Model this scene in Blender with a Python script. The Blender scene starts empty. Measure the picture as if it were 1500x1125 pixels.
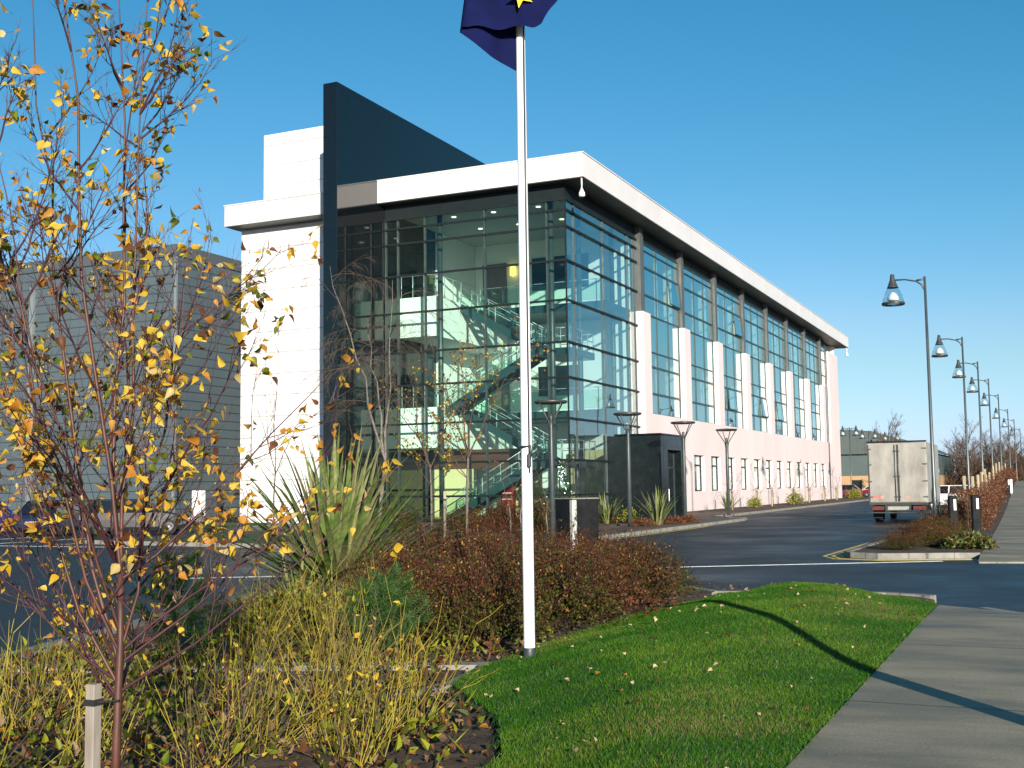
import bpy, math, random
import numpy as np
from mathutils import Vector, Matrix

S = bpy.context.scene
COL = S.collection
R = math.radians
PI = math.pi
random.seed(7)

# ------------------------------------------------------------------ camera
# world: X to the right along the front of the office, Y along its long side, origin at its glass corner
YAW, PIT, ROL, FPX = .4304, .0879, .0137, 1712.77
CAM = Vector((19.527, -48.587, 1.7))
rt0 = Vector((math.cos(YAW), math.sin(YAW), 0))
fw0 = Vector((-math.sin(YAW), math.cos(YAW), 0))
fw = fw0 * math.cos(PIT) + Vector((0, 0, math.sin(PIT)))
up0 = rt0.cross(fw)
rt = rt0 * math.cos(ROL) - up0 * math.sin(ROL)
up = rt0 * math.sin(ROL) + up0 * math.cos(ROL)
cd = bpy.data.cameras.new('camera')
cam = bpy.data.objects.new('camera', cd)
COL.objects.link(cam)
cam.matrix_world = Matrix(((rt.x, up.x, -fw.x, CAM.x), (rt.y, up.y, -fw.y, CAM.y), (rt.z, up.z, -fw.z, CAM.z), (0, 0, 0, 1)))
cd.sensor_width = 36
cd.lens = FPX / 1500 * 36
cd.clip_start = .05
cd.clip_end = 6000
S.camera = cam

# ------------------------------------------------------------------ sky and sun
SAZ, SEL = R(35.5), R(13.5)          # sun: azimuth east of -Y, elevation
to_sun = Vector((math.sin(SAZ) * math.cos(SEL), -math.cos(SAZ) * math.cos(SEL), math.sin(SEL)))
W = bpy.data.worlds.new('World')
S.world = W
W.use_nodes = True
nt = W.node_tree
bg = nt.nodes['Background']
sky = nt.nodes.new('ShaderNodeTexSky')
sky.sky_type = 'NISHITA'
sky.sun_disc = False
sky.sun_elevation = SEL
sky.sun_rotation = math.atan2(to_sun.x, to_sun.y)
sky.air_density = 1.0
sky.dust_density = .3
sky.ozone_density = 2.0
# clear winter air: deepen the red and green of the physical sky so it reads as the crisp cyan blue of the day
sep = nt.nodes.new('ShaderNodeSeparateColor'); com = nt.nodes.new('ShaderNodeCombineColor')
nt.links.new(sky.outputs[0], sep.inputs[0])
def wm(op, a, b):
    n = nt.nodes.new('ShaderNodeMath'); n.operation = op
    for i, x in enumerate((a, b)):
        if hasattr(x, 'links'): nt.links.new(x, n.inputs[i])
        else: n.inputs[i].default_value = x
    return n.outputs[0]
r_, g_, b_ = sep.outputs[0], sep.outputs[1], sep.outputs[2]
r2 = wm('MINIMUM', wm('MULTIPLY', wm('MULTIPLY', r_, r_), .165), wm('MULTIPLY', r_, .62))
g2 = wm('MULTIPLY', g_, .77)
b2 = wm('MAXIMUM', wm('MULTIPLY', b_, .92), wm('MULTIPLY', g2, 1.22))
for i, x in enumerate((r2, g2, b2)): nt.links.new(x, com.inputs[i])
nt.links.new(com.outputs[0], bg.inputs[0])
bg.inputs[1].default_value = .09
sl = bpy.data.lights.new('sun', 'SUN')
sl.energy = 5.0
sl.angle = R(.5)
sl.color = (1, .92, .80)
so = bpy.data.objects.new('sun', sl)
COL.objects.link(so)
so.rotation_euler = (-to_sun).to_track_quat('-Z', 'Y').to_euler()
S.view_settings.view_transform = 'Standard'
S.view_settings.look = 'None'
S.view_settings.exposure = .80
S.view_settings.gamma = 1

# ------------------------------------------------------------------ materials
def new_mat(name):
    m = bpy.data.materials.new(name)
    m.use_nodes = True
    return m, m.node_tree, m.node_tree.nodes['Principled BSDF']

def N(nt, t, **kw):
    n = nt.nodes.new('ShaderNode' + t)
    for k, v in kw.items():
        setattr(n, k, v)
    return n

def math_node(nt, op, a, b=None):
    n = N(nt, 'Math', operation=op)
    for i, x in enumerate((a, b)):
        if x is None:
            continue
        if hasattr(x, 'links'):
            nt.links.new(x, n.inputs[i])
        else:
            n.inputs[i].default_value = x
    return n.outputs[0]

def mat(name, c1, c2=None, scale=4, rough=.6, r2=None, bump=0, bscale=None, metal=0, spec=.5, detail=6, contrast=(.35, .65), ior=None, stretch=None, line=None, linew=.015, linec=.6, coat=0):
    """noise between two colours, optional joints repeating along an axis: line=(axis, period)"""
    m, nt, p = new_mat(name)
    c2 = c2 or c1
    if max(c1 + c2) < .6:
        c1, c2 = [tuple(x * ALB for x in c) for c in (c1, c2)]
    tc = N(nt, 'TexCoord')
    vec = tc.outputs['Object']
    if stretch:
        mp = N(nt, 'Mapping')
        mp.inputs['Scale'].default_value = stretch
        nt.links.new(vec, mp.inputs[0])
        vec = mp.outputs[0]
    nz = N(nt, 'TexNoise')
    nz.inputs['Scale'].default_value = scale
    nz.inputs['Detail'].default_value = detail
    nz.inputs['Roughness'].default_value = .6
    nt.links.new(vec, nz.inputs['Vector'])
    rp = N(nt, 'ValToRGB')
    rp.color_ramp.elements[0].position, rp.color_ramp.elements[1].position = contrast
    rp.color_ramp.elements[0].color = (*c1, 1)
    rp.color_ramp.elements[1].color = (*c2, 1)
    nt.links.new(nz.outputs[0], rp.inputs[0])
    col = rp.outputs[0]
    if line:
        for ax, per in (line if isinstance(line, list) else [line]):
            sx = N(nt, 'SeparateXYZ')
            nt.links.new(tc.outputs['Object'], sx.inputs[0])
            v = math_node(nt, 'DIVIDE', sx.outputs['XYZ'.index(ax)], per)
            v = math_node(nt, 'FRACT', v)
            v = math_node(nt, 'LESS_THAN', v, linew / per)
            mx = N(nt, 'MixRGB', blend_type='MULTIPLY')
            nt.links.new(v, mx.inputs[0])
            nt.links.new(col, mx.inputs[1])
            mx.inputs[2].default_value = (linec, linec, linec, 1)
            col = mx.outputs[0]
    nt.links.new(col, p.inputs['Base Color'])
    if r2 is not None:
        mr = N(nt, 'MapRange')
        nt.links.new(nz.outputs[0], mr.inputs[0])
        mr.inputs[1].default_value, mr.inputs[2].default_value = contrast
        mr.inputs[3].default_value, mr.inputs[4].default_value = rough, r2
        nt.links.new(mr.outputs[0], p.inputs['Roughness'])
    else:
        p.inputs['Roughness'].default_value = rough
    p.inputs['Metallic'].default_value = metal
    p.inputs['Specular IOR Level'].default_value = spec
    p.inputs['Coat Weight'].default_value = coat
    if ior:
        p.inputs['IOR'].default_value = ior
    if bump:
        nb = N(nt, 'TexNoise')
        nb.inputs['Scale'].default_value = bscale or scale * 6
        nb.inputs['Detail'].default_value = 4
        nt.links.new(vec, nb.inputs['Vector'])
        b = N(nt, 'Bump')
        b.inputs['Strength'].default_value = bump
        b.inputs['Distance'].default_value = .02
        nt.links.new(nb.outputs[0], b.inputs['Height'])
        nt.links.new(b.outputs[0], p.inputs['Normal'])
    return m

def leaf_mat(name, c, c2, trans=.35, rough=.5):
    m, nt, p = new_mat(name)
    c, c2 = [tuple(x * ALB for x in k) for k in (c, c2)]
    p.inputs['Specular IOR Level'].default_value = .25
    tc = N(nt, 'TexCoord')
    nz = N(nt, 'TexNoise')
    nz.inputs['Scale'].default_value = 9
    nt.links.new(tc.outputs['Object'], nz.inputs['Vector'])
    rp = N(nt, 'ValToRGB')
    rp.color_ramp.elements[0].position, rp.color_ramp.elements[1].position = .38, .62
    rp.color_ramp.elements[0].color = (*c, 1)
    rp.color_ramp.elements[1].color = (*c2, 1)
    nt.links.new(nz.outputs[0], rp.inputs[0])
    nt.links.new(rp.outputs[0], p.inputs['Base Color'])
    p.inputs['Roughness'].default_value = rough
    t = N(nt, 'BsdfTranslucent')
    nt.links.new(rp.outputs[0], t.inputs[0])
    mx = N(nt, 'MixShader')
    mx.inputs[0].default_value = trans
    nt.links.new(p.outputs[0], mx.inputs[1])
    nt.links.new(t.outputs[0], mx.inputs[2])
    nt.links.new(mx.outputs[0], nt.nodes['Material Output'].inputs[0])
    return m

def glass_mat(name, tint, ior=1.6, wav=.0, refl=(1, 1, 1), body=0, bodyc=(.02, .05, .05), add=0):
    m, nt, p = new_mat(name)
    nt.nodes.remove(p)
    fr = N(nt, 'Fresnel')
    ge = N(nt, 'NewGeometry')          # same reflectance from both sides of the single sheet
    mr = N(nt, 'MapRange')
    nt.links.new(ge.outputs['Backfacing'], mr.inputs[0])
    mr.inputs[3].default_value, mr.inputs[4].default_value = ior, 1 / ior
    nt.links.new(mr.outputs[0], fr.inputs['IOR'])
    tr = N(nt, 'BsdfTransparent')
    tr.inputs[0].default_value = (*tint, 1)
    gl = N(nt, 'BsdfGlossy')
    gl.inputs['Color'].default_value = (*refl, 1)
    gl.inputs['Roughness'].default_value = .01
    if wav:
        tc = N(nt, 'TexCoord')
        nz = N(nt, 'TexNoise')
        nz.inputs['Scale'].default_value = .6
        nz.inputs['Detail'].default_value = 1
        nt.links.new(tc.outputs['Object'], nz.inputs['Vector'])
        b = N(nt, 'Bump')
        b.inputs['Strength'].default_value = wav
        b.inputs['Distance'].default_value = .02
        nt.links.new(nz.outputs[0], b.inputs['Height'])
        nt.links.new(b.outputs[0], gl.inputs['Normal'])
    base = tr.outputs[0]
    if body:
        df = N(nt, 'BsdfDiffuse')
        df.inputs[0].default_value = (*bodyc, 1)
        m0 = N(nt, 'MixShader')
        m0.inputs[0].default_value = body
        nt.links.new(base, m0.inputs[1])
        nt.links.new(df.outputs[0], m0.inputs[2])
        base = m0.outputs[0]
    mx = N(nt, 'MixShader')
    nt.links.new(math_node(nt, 'MINIMUM', math_node(nt, 'ADD', fr.outputs[0], add), 1.0), mx.inputs[0])
    nt.links.new(base, mx.inputs[1])
    nt.links.new(gl.outputs[0], mx.inputs[2])
    nt.links.new(mx.outputs[0], nt.nodes['Material Output'].inputs[0])
    return m

def emit_mat(name, c, s):
    m, nt, p = new_mat(name)
    p.inputs['Base Color'].default_value = (*c, 1)
    p.inputs['Emission Color'].default_value = (*c, 1)
    p.inputs['Emission Strength'].default_value = s
    return m

M = {}
ALB = .74      # one factor on all mid and dark surface colours
M['asphalt'] = mat('asphalt', (.011, .012, .014), (.032, .032, .033), scale=.35, rough=.36, r2=.68, spec=.38, bump=.35, bscale=40, detail=9, contrast=(.3, .7))
M['path'] = mat('path_concrete', (.135, .114, .074), (.37, .322, .222), scale=1.0, rough=.42, r2=.9, bump=.35, bscale=70, detail=14, contrast=(.30, .60), stretch=(.5, 1.2, 1), line=('Y', 3.3), linew=.035, linec=.4)
M['kerb'] = mat('kerb_concrete', (.22, .205, .17), (.36, .34, .29), scale=3, rough=.8, bump=.2, bscale=50, line=[('Y', .92), ('X', .92)], linew=.02, linec=.5)
M['soil'] = mat('soil', (.035, .02, .012), (.13, .075, .045), scale=7, rough=.95, bump=1.0, bscale=45, detail=8)
M['ground'] = mat('ground', (.022, .036, .012), (.04, .045, .02), scale=.2, rough=.95, bump=.5, bscale=8)
M['turf'] = mat('turf', (.014, .05, .005), (.035, .085, .008), scale=3, rough=.9, bump=.8, bscale=60)
M['pavers'] = mat('pavers', (.12, .085, .07), (.20, .14, .115), scale=6, rough=.8, bump=.3, bscale=30, line=[('X', .22), ('Y', .11)], linew=.012, linec=.5)
M['white_line'] = mat('road_paint_white', (.45, .45, .43), (.75, .75, .72), scale=5, rough=.6, contrast=(.3, .5))
M['yellow_line'] = mat('road_paint_yellow', (.42, .30, .05), (.65, .47, .08), scale=5, rough=.6, contrast=(.3, .5))
M['white_wall'] = mat('white_render', (.60, .585, .57), (.67, .655, .64), scale=.5, rough=.7, bump=.05, bscale=20, line=('Z', 1.1), linew=.05, linec=.5)
M['pink_wall'] = mat('pale_render', (.605, .50, .485), (.66, .555, .54), scale=.35, rough=.75, bump=.05, bscale=20, line=[('Z', 1.38), ('Y', 7.65)], linew=.02, linec=.92, stretch=(1, 1, .4))
M['fascia'] = mat('fascia_panel', (.605, .57, .55), (.66, .63, .61), scale=.5, rough=.4, line=[('Y', 3.2)], linew=.02, linec=.85)
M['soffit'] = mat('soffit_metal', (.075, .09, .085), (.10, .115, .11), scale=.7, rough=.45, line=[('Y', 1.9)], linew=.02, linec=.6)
M['granite'] = mat('polished_granite', (.004, .006, .008), (.008, .011, .014), scale=14, rough=.04, r2=.08, ior=1.55, detail=3, line=[('Z', 1.35)], linew=.012, linec=.3)
M['porch'] = mat('porch_stone', (.004, .008, .008), (.009, .013, .012), scale=3, rough=.16, r2=.28, detail=5, spec=.4, line=[('Z', .85), ('X', 1.1), ('Y', 1.1)], linew=.012, linec=.5)
M['dark_metal'] = mat('dark_metal', (.008, .014, .016), (.012, .02, .022), scale=3, rough=.55, spec=.25)
M['bar'] = mat('glazing_bar_metal', (.045, .058, .058), (.06, .075, .075), scale=3, rough=.45)
M['grey_column'] = mat('grey_column', (.085, .09, .085), (.11, .115, .11), scale=1, rough=.45)
M['silver'] = mat('silver_bar', (.55, .57, .56), rough=.35, metal=.3)
M['int_white'] = mat('interior_white', (.78, .77, .72), (.82, .81, .76), scale=.5, rough=.7)
M['int_ceiling'] = mat('interior_ceiling', (.5, .52, .48), rough=.8)
M['int_cream'] = mat('interior_cream', (.62, .50, .25), (.66, .54, .29), scale=.5, rough=.7)
M['int_floor'] = mat('interior_floor', (.22, .20, .17), (.28, .25, .21), scale=1, rough=.4)
M['int_brown'] = mat('interior_timber', (.09, .025, .012), (.14, .045, .02), scale=2, rough=.5, stretch=(.4, 1, 1))
M['steel_teal'] = mat('painted_steel', (.02, .055, .06), (.025, .065, .07), rough=.4)
M['spandrel'] = mat('spandrel_panel', (.13, .24, .245), (.16, .27, .27), scale=.4, rough=.5)
M['door_brown'] = mat('door_timber', (.20, .11, .08), (.25, .14, .10), scale=2, rough=.5, stretch=(4, 1, .4))
M['glass'] = glass_mat('clear_glazing', (.74, .93, .86), ior=1.55, wav=.08, refl=(.72, .95, .92))
M['glass_side'] = glass_mat('coated_glazing', (.74, .92, .92), ior=1.6, wav=.08, add=.24, refl=(.86, 1, 1))
M['glass_blue'] = glass_mat('tinted_glazing', (.66, .88, .88), ior=1.6, wav=.10, add=.42, refl=(.84, 1, .98))
M['rail_glass'] = glass_mat('balustrade_glass', (.78, .92, .87), ior=1.5)
M['bell_glass'] = glass_mat('lamp_glass', (.80, .86, .88), ior=1.35)
M['blind'] = mat('window_blind', (.60, .58, .46), (.68, .66, .54), scale=1, rough=.8, line=('Y', .13), linew=.02, linec=.8)
M['grey_clad'] = mat('grey_cladding', (.088, .118, .132), (.105, .138, .152), scale=.3, rough=.45, line=('Z', .57), linew=.07, linec=.45)
M['trim'] = mat('pale_trim', (.22, .26, .27), rough=.4)
M['galv'] = mat('galvanised_steel', (.10, .12, .12), (.17, .19, .19), scale=3, rough=.4, metal=.5, stretch=(1, 1, .3))
M['lamp_metal'] = mat('lamp_metal', (.07, .075, .07), (.11, .115, .11), scale=3, rough=.4, metal=.4)
M['post_metal'] = mat('post_metal', (.055, .065, .065), (.085, .095, .095), scale=2, rough=.45, metal=.3)
M['white_paint'] = mat('white_paint', (.70, .70, .70), (.78, .78, .78), scale=2, rough=.3)
M['reflector'] = mat('lamp_reflector', (.85, .85, .82), rough=.2, metal=.2)
M['flag'] = mat('flag_cloth', (.0025, .005, .045), (.004, .008, .065), scale=5, rough=.85, spec=.12)
M['star'] = mat('star_cloth', (.75, .52, .02), rough=.7)
M['bark_red'] = mat('young_birch_bark', (.055, .018, .012), (.13, .045, .028), scale=14, rough=.55, stretch=(1, 1, .5))
M['twig_dark'] = mat('dark_twig', (.045, .012, .018), (.085, .026, .03), scale=8, rough=.6)
M['bark_grey'] = mat('grey_bark', (.10, .085, .07), (.24, .20, .17), scale=10, rough=.8)
M['bark_brown'] = mat('brown_bark', (.07, .045, .03), (.13, .085, .055), scale=8, rough=.85)
M['twig_brown'] = mat('twig_brown', (.035, .016, .012), (.07, .03, .022), scale=8, rough=.9, spec=.15)
M['leaf_yellow'] = leaf_mat('leaf_yellow', (.68, .42, .03), (.82, .58, .08))
M['leaf_orange'] = leaf_mat('leaf_orange', (.55, .22, .03), (.65, .33, .06))
M['leaf_green'] = leaf_mat('leaf_green', (.12, .17, .015), (.22, .25, .02))
M['leaf_brown'] = leaf_mat('leaf_brown', (.13, .05, .02), (.22, .09, .035))
M['leaf_red'] = leaf_mat('leaf_red', (.13, .035, .018), (.22, .065, .025))
M['leaf_olive'] = leaf_mat('leaf_olive', (.06, .07, .012), (.13, .13, .02))
M['leaf_lime'] = leaf_mat('leaf_lime', (.28, .30, .015), (.40, .40, .03))
M['blade'] = leaf_mat('blade_green', (.10, .165, .035), (.20, .27, .075), trans=.25, rough=.35)
M['blade_pale'] = leaf_mat('blade_pale', (.26, .27, .10), (.36, .36, .16), trans=.25)
M['blade_dead'] = leaf_mat('blade_dead', (.22, .13, .06), (.34, .22, .11), trans=.2)
M['needle'] = leaf_mat('needle_green', (.03, .085, .018), (.065, .14, .03), trans=.2)
M['stem_yellow'] = mat('stem_yellow', (.25, .19, .02), (.38, .30, .035), scale=3, rough=.6, spec=.2)
M['stem_olive'] = mat('stem_olive', (.085, .07, .015), (.16, .12, .022), scale=3, rough=.6, spec=.2)
M['grass1'] = leaf_mat('grass_dark', (.034, .135, .004), (.05, .165, .006), trans=.25)
M['grass2'] = leaf_mat('grass_light', (.085, .215, .007), (.13, .25, .010), trans=.25)
M['timber'] = mat('pale_timber', (.34, .26, .16), (.48, .39, .26), scale=5, rough=.8, stretch=(4, 4, .5))
M['timber_grey'] = mat('weathered_timber', (.26, .22, .18), (.40, .35, .29), scale=5, rough=.85, stretch=(4, 4, .5))
M['rubber'] = mat('rubber', (.012, .012, .012), (.02, .02, .02), rough=.8)
M['box_dirty'] = mat('dirty_box_panel', (.235, .215, .185), (.43, .405, .36), scale=1.6, rough=.6, detail=10, stretch=(1, 1, .45), contrast=(.32, .62))
M['box_frame'] = mat('box_frame', (.30, .29, .26), (.45, .43, .39), scale=2, rough=.5)
M['lamp_red'] = mat('lamp_red', (.11, .025, .02), (.16, .04, .03), rough=.4)
M['red_tape'] = mat('faded_red_marking', (.50, .15, .12), (.52, .40, .33), scale=6, rough=.6, contrast=(.4, .6))
M['plate'] = mat('plate_white', (.34, .32, .27), (.46, .44, .38), scale=6, rough=.6)
M['car_glass'] = mat('car_glass', (.012, .016, .02), rough=.06, ior=1.6)
M['rim'] = mat('wheel_rim', (.35, .36, .38), rough=.35, metal=.6)
M['tan_wall'] = mat('tan_brick', (.50, .30, .15), (.56, .35, .19), scale=2, rough=.8, line=('Z', .3), linew=.03, linec=.85)
M['green_clad'] = mat('green_cladding', (.085, .12, .115), (.10, .14, .13), scale=.4, rough=.5)
M['green_roof'] = mat('green_roof', (.09, .115, .105), (.11, .135, .125), scale=.4, rough=.5, line=('X', .9), linew=.06, linec=.8)
M['black'] = mat('black_panel', (.008, .009, .010), (.02, .021, .022), scale=4, rough=.7, spec=.15)
M['chipped'] = mat('chipped_paint', (.02, .021, .02), (.55, .54, .50), scale=4, rough=.7, contrast=(.40, .47), detail=8)
M['red_stand'] = mat('red_display', (.30, .012, .01), rough=.4)
M['fairy'] = emit_mat('fairy_light', (1, .95, .8), 4)
M['sconce'] = emit_mat('wall_lamp_glow', (1, .72, .15), 1.2)
M['downlight'] = emit_mat('downlight_glow', (1, .9, .65), 1.5)

# ------------------------------------------------------------------ mesh building
class MB:
    def __init__(s):
        s.v = []; s.f = []; s.m = []; s.s = []

    def add(s, vs, fs, mi=0, sm=False):
        o = len(s.v)
        s.v.extend([tuple(v) for v in vs])
        for f in fs:
            s.f.append([i + o for i in f]); s.m.append(mi); s.s.append(sm)

    def box(s, x0, x1, y0, y1, z0, z1, mi=0):
        s.add([(x0, y0, z0), (x1, y0, z0), (x1, y1, z0), (x0, y1, z0), (x0, y0, z1), (x1, y0, z1), (x1, y1, z1), (x0, y1, z1)],
              [(3, 2, 1, 0), (4, 5, 6, 7), (0, 1, 5, 4), (1, 2, 6, 5), (2, 3, 7, 6), (3, 0, 4, 7)], mi)

    def bbox(s, x0, x1, y0, y1, z0, z1, b=.01, mi=0):
        """box with chamfered edges"""
        b = min(b, (x1 - x0) * .45, (y1 - y0) * .45, (z1 - z0) * .45)
        vs = []
        for z, i in ((z0, b), (z0 + b, 0), (z1 - b, 0), (z1, b)):
            X0, X1, Y0, Y1 = x0 + i, x1 - i, y0 + i, y1 - i
            c = b if i == 0 else b * .01
            vs += [(X0 + c, Y0, z), (X1 - c, Y0, z), (X1, Y0 + c, z), (X1, Y1 - c, z), (X1 - c, Y1, z), (X0 + c, Y1, z), (X0, Y1 - c, z), (X0, Y0 + c, z)]
        fs = [tuple(range(7, -1, -1)), tuple(range(24, 32))]
        for k in range(3):
            for i in range(8):
                j = (i + 1) % 8
                fs.append((k * 8 + i, k * 8 + j, k * 8 + 8 + j, k * 8 + 8 + i))
        s.add(vs, fs, mi)

    def beam(s, a, b, w, h, mi=0):
        """rectangular bar from a to b"""
        a, b = Vector(a), Vector(b)
        d = (b - a).normalized()
        sd = d.cross(Vector((0, 0, 1)))
        sd = sd.normalized() if sd.length > 1e-4 else Vector((1, 0, 0))
        u = sd.cross(d)
        vs = [p + sd * (w / 2 * i) + u * (h / 2 * j) for p in (a, b) for i, j in ((-1, -1), (1, -1), (1, 1), (-1, 1))]
        s.add(vs, [(0, 1, 2, 3), (7, 6, 5, 4), (0, 4, 5, 1), (1, 5, 6, 2), (2, 6, 7, 3), (3, 7, 4, 0)], mi)

    def tube(s, pts, rads, n=6, mi=0, cap=True):
        pts = [Vector(p) for p in pts]
        if not isinstance(rads, (list, tuple)):
            rads = [rads] * len(pts)
        d = (pts[1] - pts[0]).normalized()
        ref = Vector((1, 0, 0)) if abs(d.x) < .9 else Vector((0, 1, 0))
        vs = []
        for i, p in enumerate(pts):
            d = (pts[min(i + 1, len(pts) - 1)] - pts[max(i - 1, 0)]).normalized()
            a = (ref - d * ref.dot(d)).normalized()
            ref = a
            b = d.cross(a)
            for k in range(n):
                t = 2 * PI * k / n
                vs.append(p + (a * math.cos(t) + b * math.sin(t)) * rads[i])
        fs = []
        for i in range(len(pts) - 1):
            for k in range(n):
                k2 = (k + 1) % n
                fs.append((i * n + k, i * n + k2, (i + 1) * n + k2, (i + 1) * n + k))
        s.add(vs, fs, mi, n > 4)
        if cap:
            o = len(s.v) - len(vs)
            s.f.append([o + k for k in range(n - 1, -1, -1)]); s.m.append(mi); s.s.append(False)
            s.f.append([o + (len(pts) - 1) * n + k for k in range(n)]); s.m.append(mi); s.s.append(False)

    def lathe(s, prof, n=16, c=(0, 0, 0), mi=0, cap=True):
        vs = []
        for r, z in prof:
            for k in range(n):
                t = 2 * PI * k / n
                vs.append((c[0] + r * math.cos(t), c[1] + r * math.sin(t), c[2] + z))
        fs = []
        for i in range(len(prof) - 1):
            for k in range(n):
                k2 = (k + 1) % n
                fs.append((i * n + k, i * n + k2, (i + 1) * n + k2, (i + 1) * n + k))
        s.add(vs, fs, mi, True)
        if cap:
            o = len(s.v) - len(vs)
            for i in (0, len(prof) - 1):
                if prof[i][0] > 1e-3:
                    s.f.append([o + i * n + k for k in range(n)]); s.m.append(mi); s.s.append(False)

    def poly(s, pts, z0, z1, mi=0):
        n = len(pts)
        A = sum(pts[i][0] * pts[(i + 1) % n][1] - pts[(i + 1) % n][0] * pts[i][1] for i in range(n))
        if A < 0:
            pts = pts[::-1]
        vs = [(x, y, z0) for x, y in pts] + [(x, y, z1) for x, y in pts]
        fs = [tuple(range(n, 2 * n)), tuple(range(n - 1, -1, -1))]
        for i in range(n):
            j = (i + 1) % n
            fs.append((i, j, n + j, n + i))
        s.add(vs, fs, mi)

    def ribbon(s, pts, w, z0, z1, mi=0, closed=False):
        """strip of constant width along a polyline, with thickness; mitred"""
        P = [Vector((x, y)) for x, y in pts]
        n = len(P)
        off = []
        for i in range(n):
            a = P[(i - 1) % n] if (closed or i > 0) else None
            b = P[(i + 1) % n] if (closed or i < n - 1) else None
            d1 = (P[i] - a).normalized() if a is not None else None
            d2 = (b - P[i]).normalized() if b is not None else None
            d1 = d1 or d2; d2 = d2 or d1
            nn = Vector((-(d1.y + d2.y), d1.x + d2.x))
            nn.normalize()
            k = max(.5, nn.dot(Vector((-d1.y, d1.x))))
            off.append(nn * (w / 2 / k))
        m = n if closed else n - 1
        vs = []
        for p, o in zip(P, off):
            for q in (p + o, p - o):
                vs += [(q.x, q.y, z0), (q.x, q.y, z1)]
        fs = []
        for i in range(m):
            a, b = i * 4, ((i + 1) % n) * 4
            fs += [(a + 1, a + 3, b + 3, b + 1), (a, a + 1, b + 1, b), (a + 3, a + 2, b + 2, b + 3)]
        if not closed:
            fs += [(0, 2, 3, 1), ((n - 1) * 4, (n - 1) * 4 + 1, (n - 1) * 4 + 3, (n - 1) * 4 + 2)]
        s.add(vs, fs, mi)

    def leaf(s, p, d, nrm, L, w, mi=0, fold=.25):
        d = d.normalized()
        sd = d.cross(nrm)
        sd = sd.normalized() if sd.length > 1e-3 else d.orthogonal().normalized()
        u = sd.cross(d)
        a = p + d * (L * .28); b = p + d * (L * .62); t = p + d * L
        f1, f2 = u * (w * fold), u * (w * fold * .8)
        s.add([p, a + sd * w * .5 + f1, b + sd * w * .36 + f2, t, b - sd * w * .36 + f2, a - sd * w * .5 + f1],
              [(0, 1, 2, 3), (0, 3, 4, 5)], mi)

    def bleaf(s, p, d, nrm, L, w, mi=0, fold=.25, curl=.2):
        d = d.normalized()
        sd = d.cross(nrm)
        sd = sd.normalized() if sd.length > 1e-3 else d.orthogonal().normalized()
        u = sd.cross(d)
        vs = []; prof = ((0, .04), (.1, .62), (.28, 1), (.5, .82), (.75, .38), (1, .02))
        for t, k in prof:
            c = p + d * (L * t) - u * (curl * L * t * t)
            o = sd * (w * .5 * k); f = u * (w * .5 * k * fold * 2)
            vs += [c + o + f, c, c - o + f]
        fs = []
        for i in range(5):
            a = i * 3
            fs += [(a, a + 1, a + 4, a + 3), (a + 1, a + 2, a + 5, a + 4)]
        s.add(vs, fs, mi, True)

    def build(s, name, mats, parent=None):
        me = bpy.data.meshes.new(name)
        me.from_pydata(s.v, [], s.f)
        if not isinstance(mats, (list, tuple)):
            mats = [mats]
        for m in mats:
            me.materials.append(m)
        me.polygons.foreach_set('material_index', s.m)
        me.polygons.foreach_set('use_smooth', s.s)
        me.update()
        o = bpy.data.objects.new(name, me)
        COL.objects.link(o)
        if parent:
            o.parent = parent
        return o

def tag(o, label=None, cat=None, group=None, kind=None):
    for k, v in (('label', label), ('category', cat), ('group', group), ('kind', kind)):
        if v:
            o[k] = v
    return o

def thing(name, label, cat, loc=(0, 0, 0), rz=0, group=None):
    o = bpy.data.objects.new(name, None)
    o.empty_display_size = .2
    COL.objects.link(o)
    o.location = loc
    o.rotation_euler = (0, 0, rz)
    return tag(o, label, cat, group)

def dup(o, loc=None, rz=None, label=None, parent=None, scale=None):
    c = o.copy()
    COL.objects.link(c)
    c.parent = parent
    if loc is not None:
        c.location = loc
    if rz is not None:
        c.rotation_euler = (0, 0, rz)
    if scale is not None:
        c.scale = (scale,) * 3 if not isinstance(scale, tuple) else scale
    if label:
        c['label'] = label
    for ch in o.children:
        dup(ch, parent=c)
    return c

def struct(mb, name, mats):
    return tag(mb.build(name, mats), kind='structure')

rnd = random.uniform
def rdir():
    z = rnd(-1, 1); t = rnd(0, 2 * PI); r = math.sqrt(1 - z * z)
    return Vector((r * math.cos(t), r * math.sin(t), z))

# ------------------------------------------------------------------ ground, roads, kerbs
b = MB(); b.box(-1500, 1500, -600, 3000, -.3, -.06); struct(b, 'ground', M['ground'])
b = MB(); b.poly([(-75, -46), (13.6, -46), (21.2, -32), (26, -31.5), (26, -21.5), (19, -21.5), (15.4, -20), (15.2, 140), (-60, 140), (-60, -10)], -.05, 0)
b.box(21.3, 32, -80, -31.9, -.05, 0); b.box(21.3, 32, -21.2, 140, -.05, 0)
struct(b, 'road', M['asphalt'])

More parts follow.
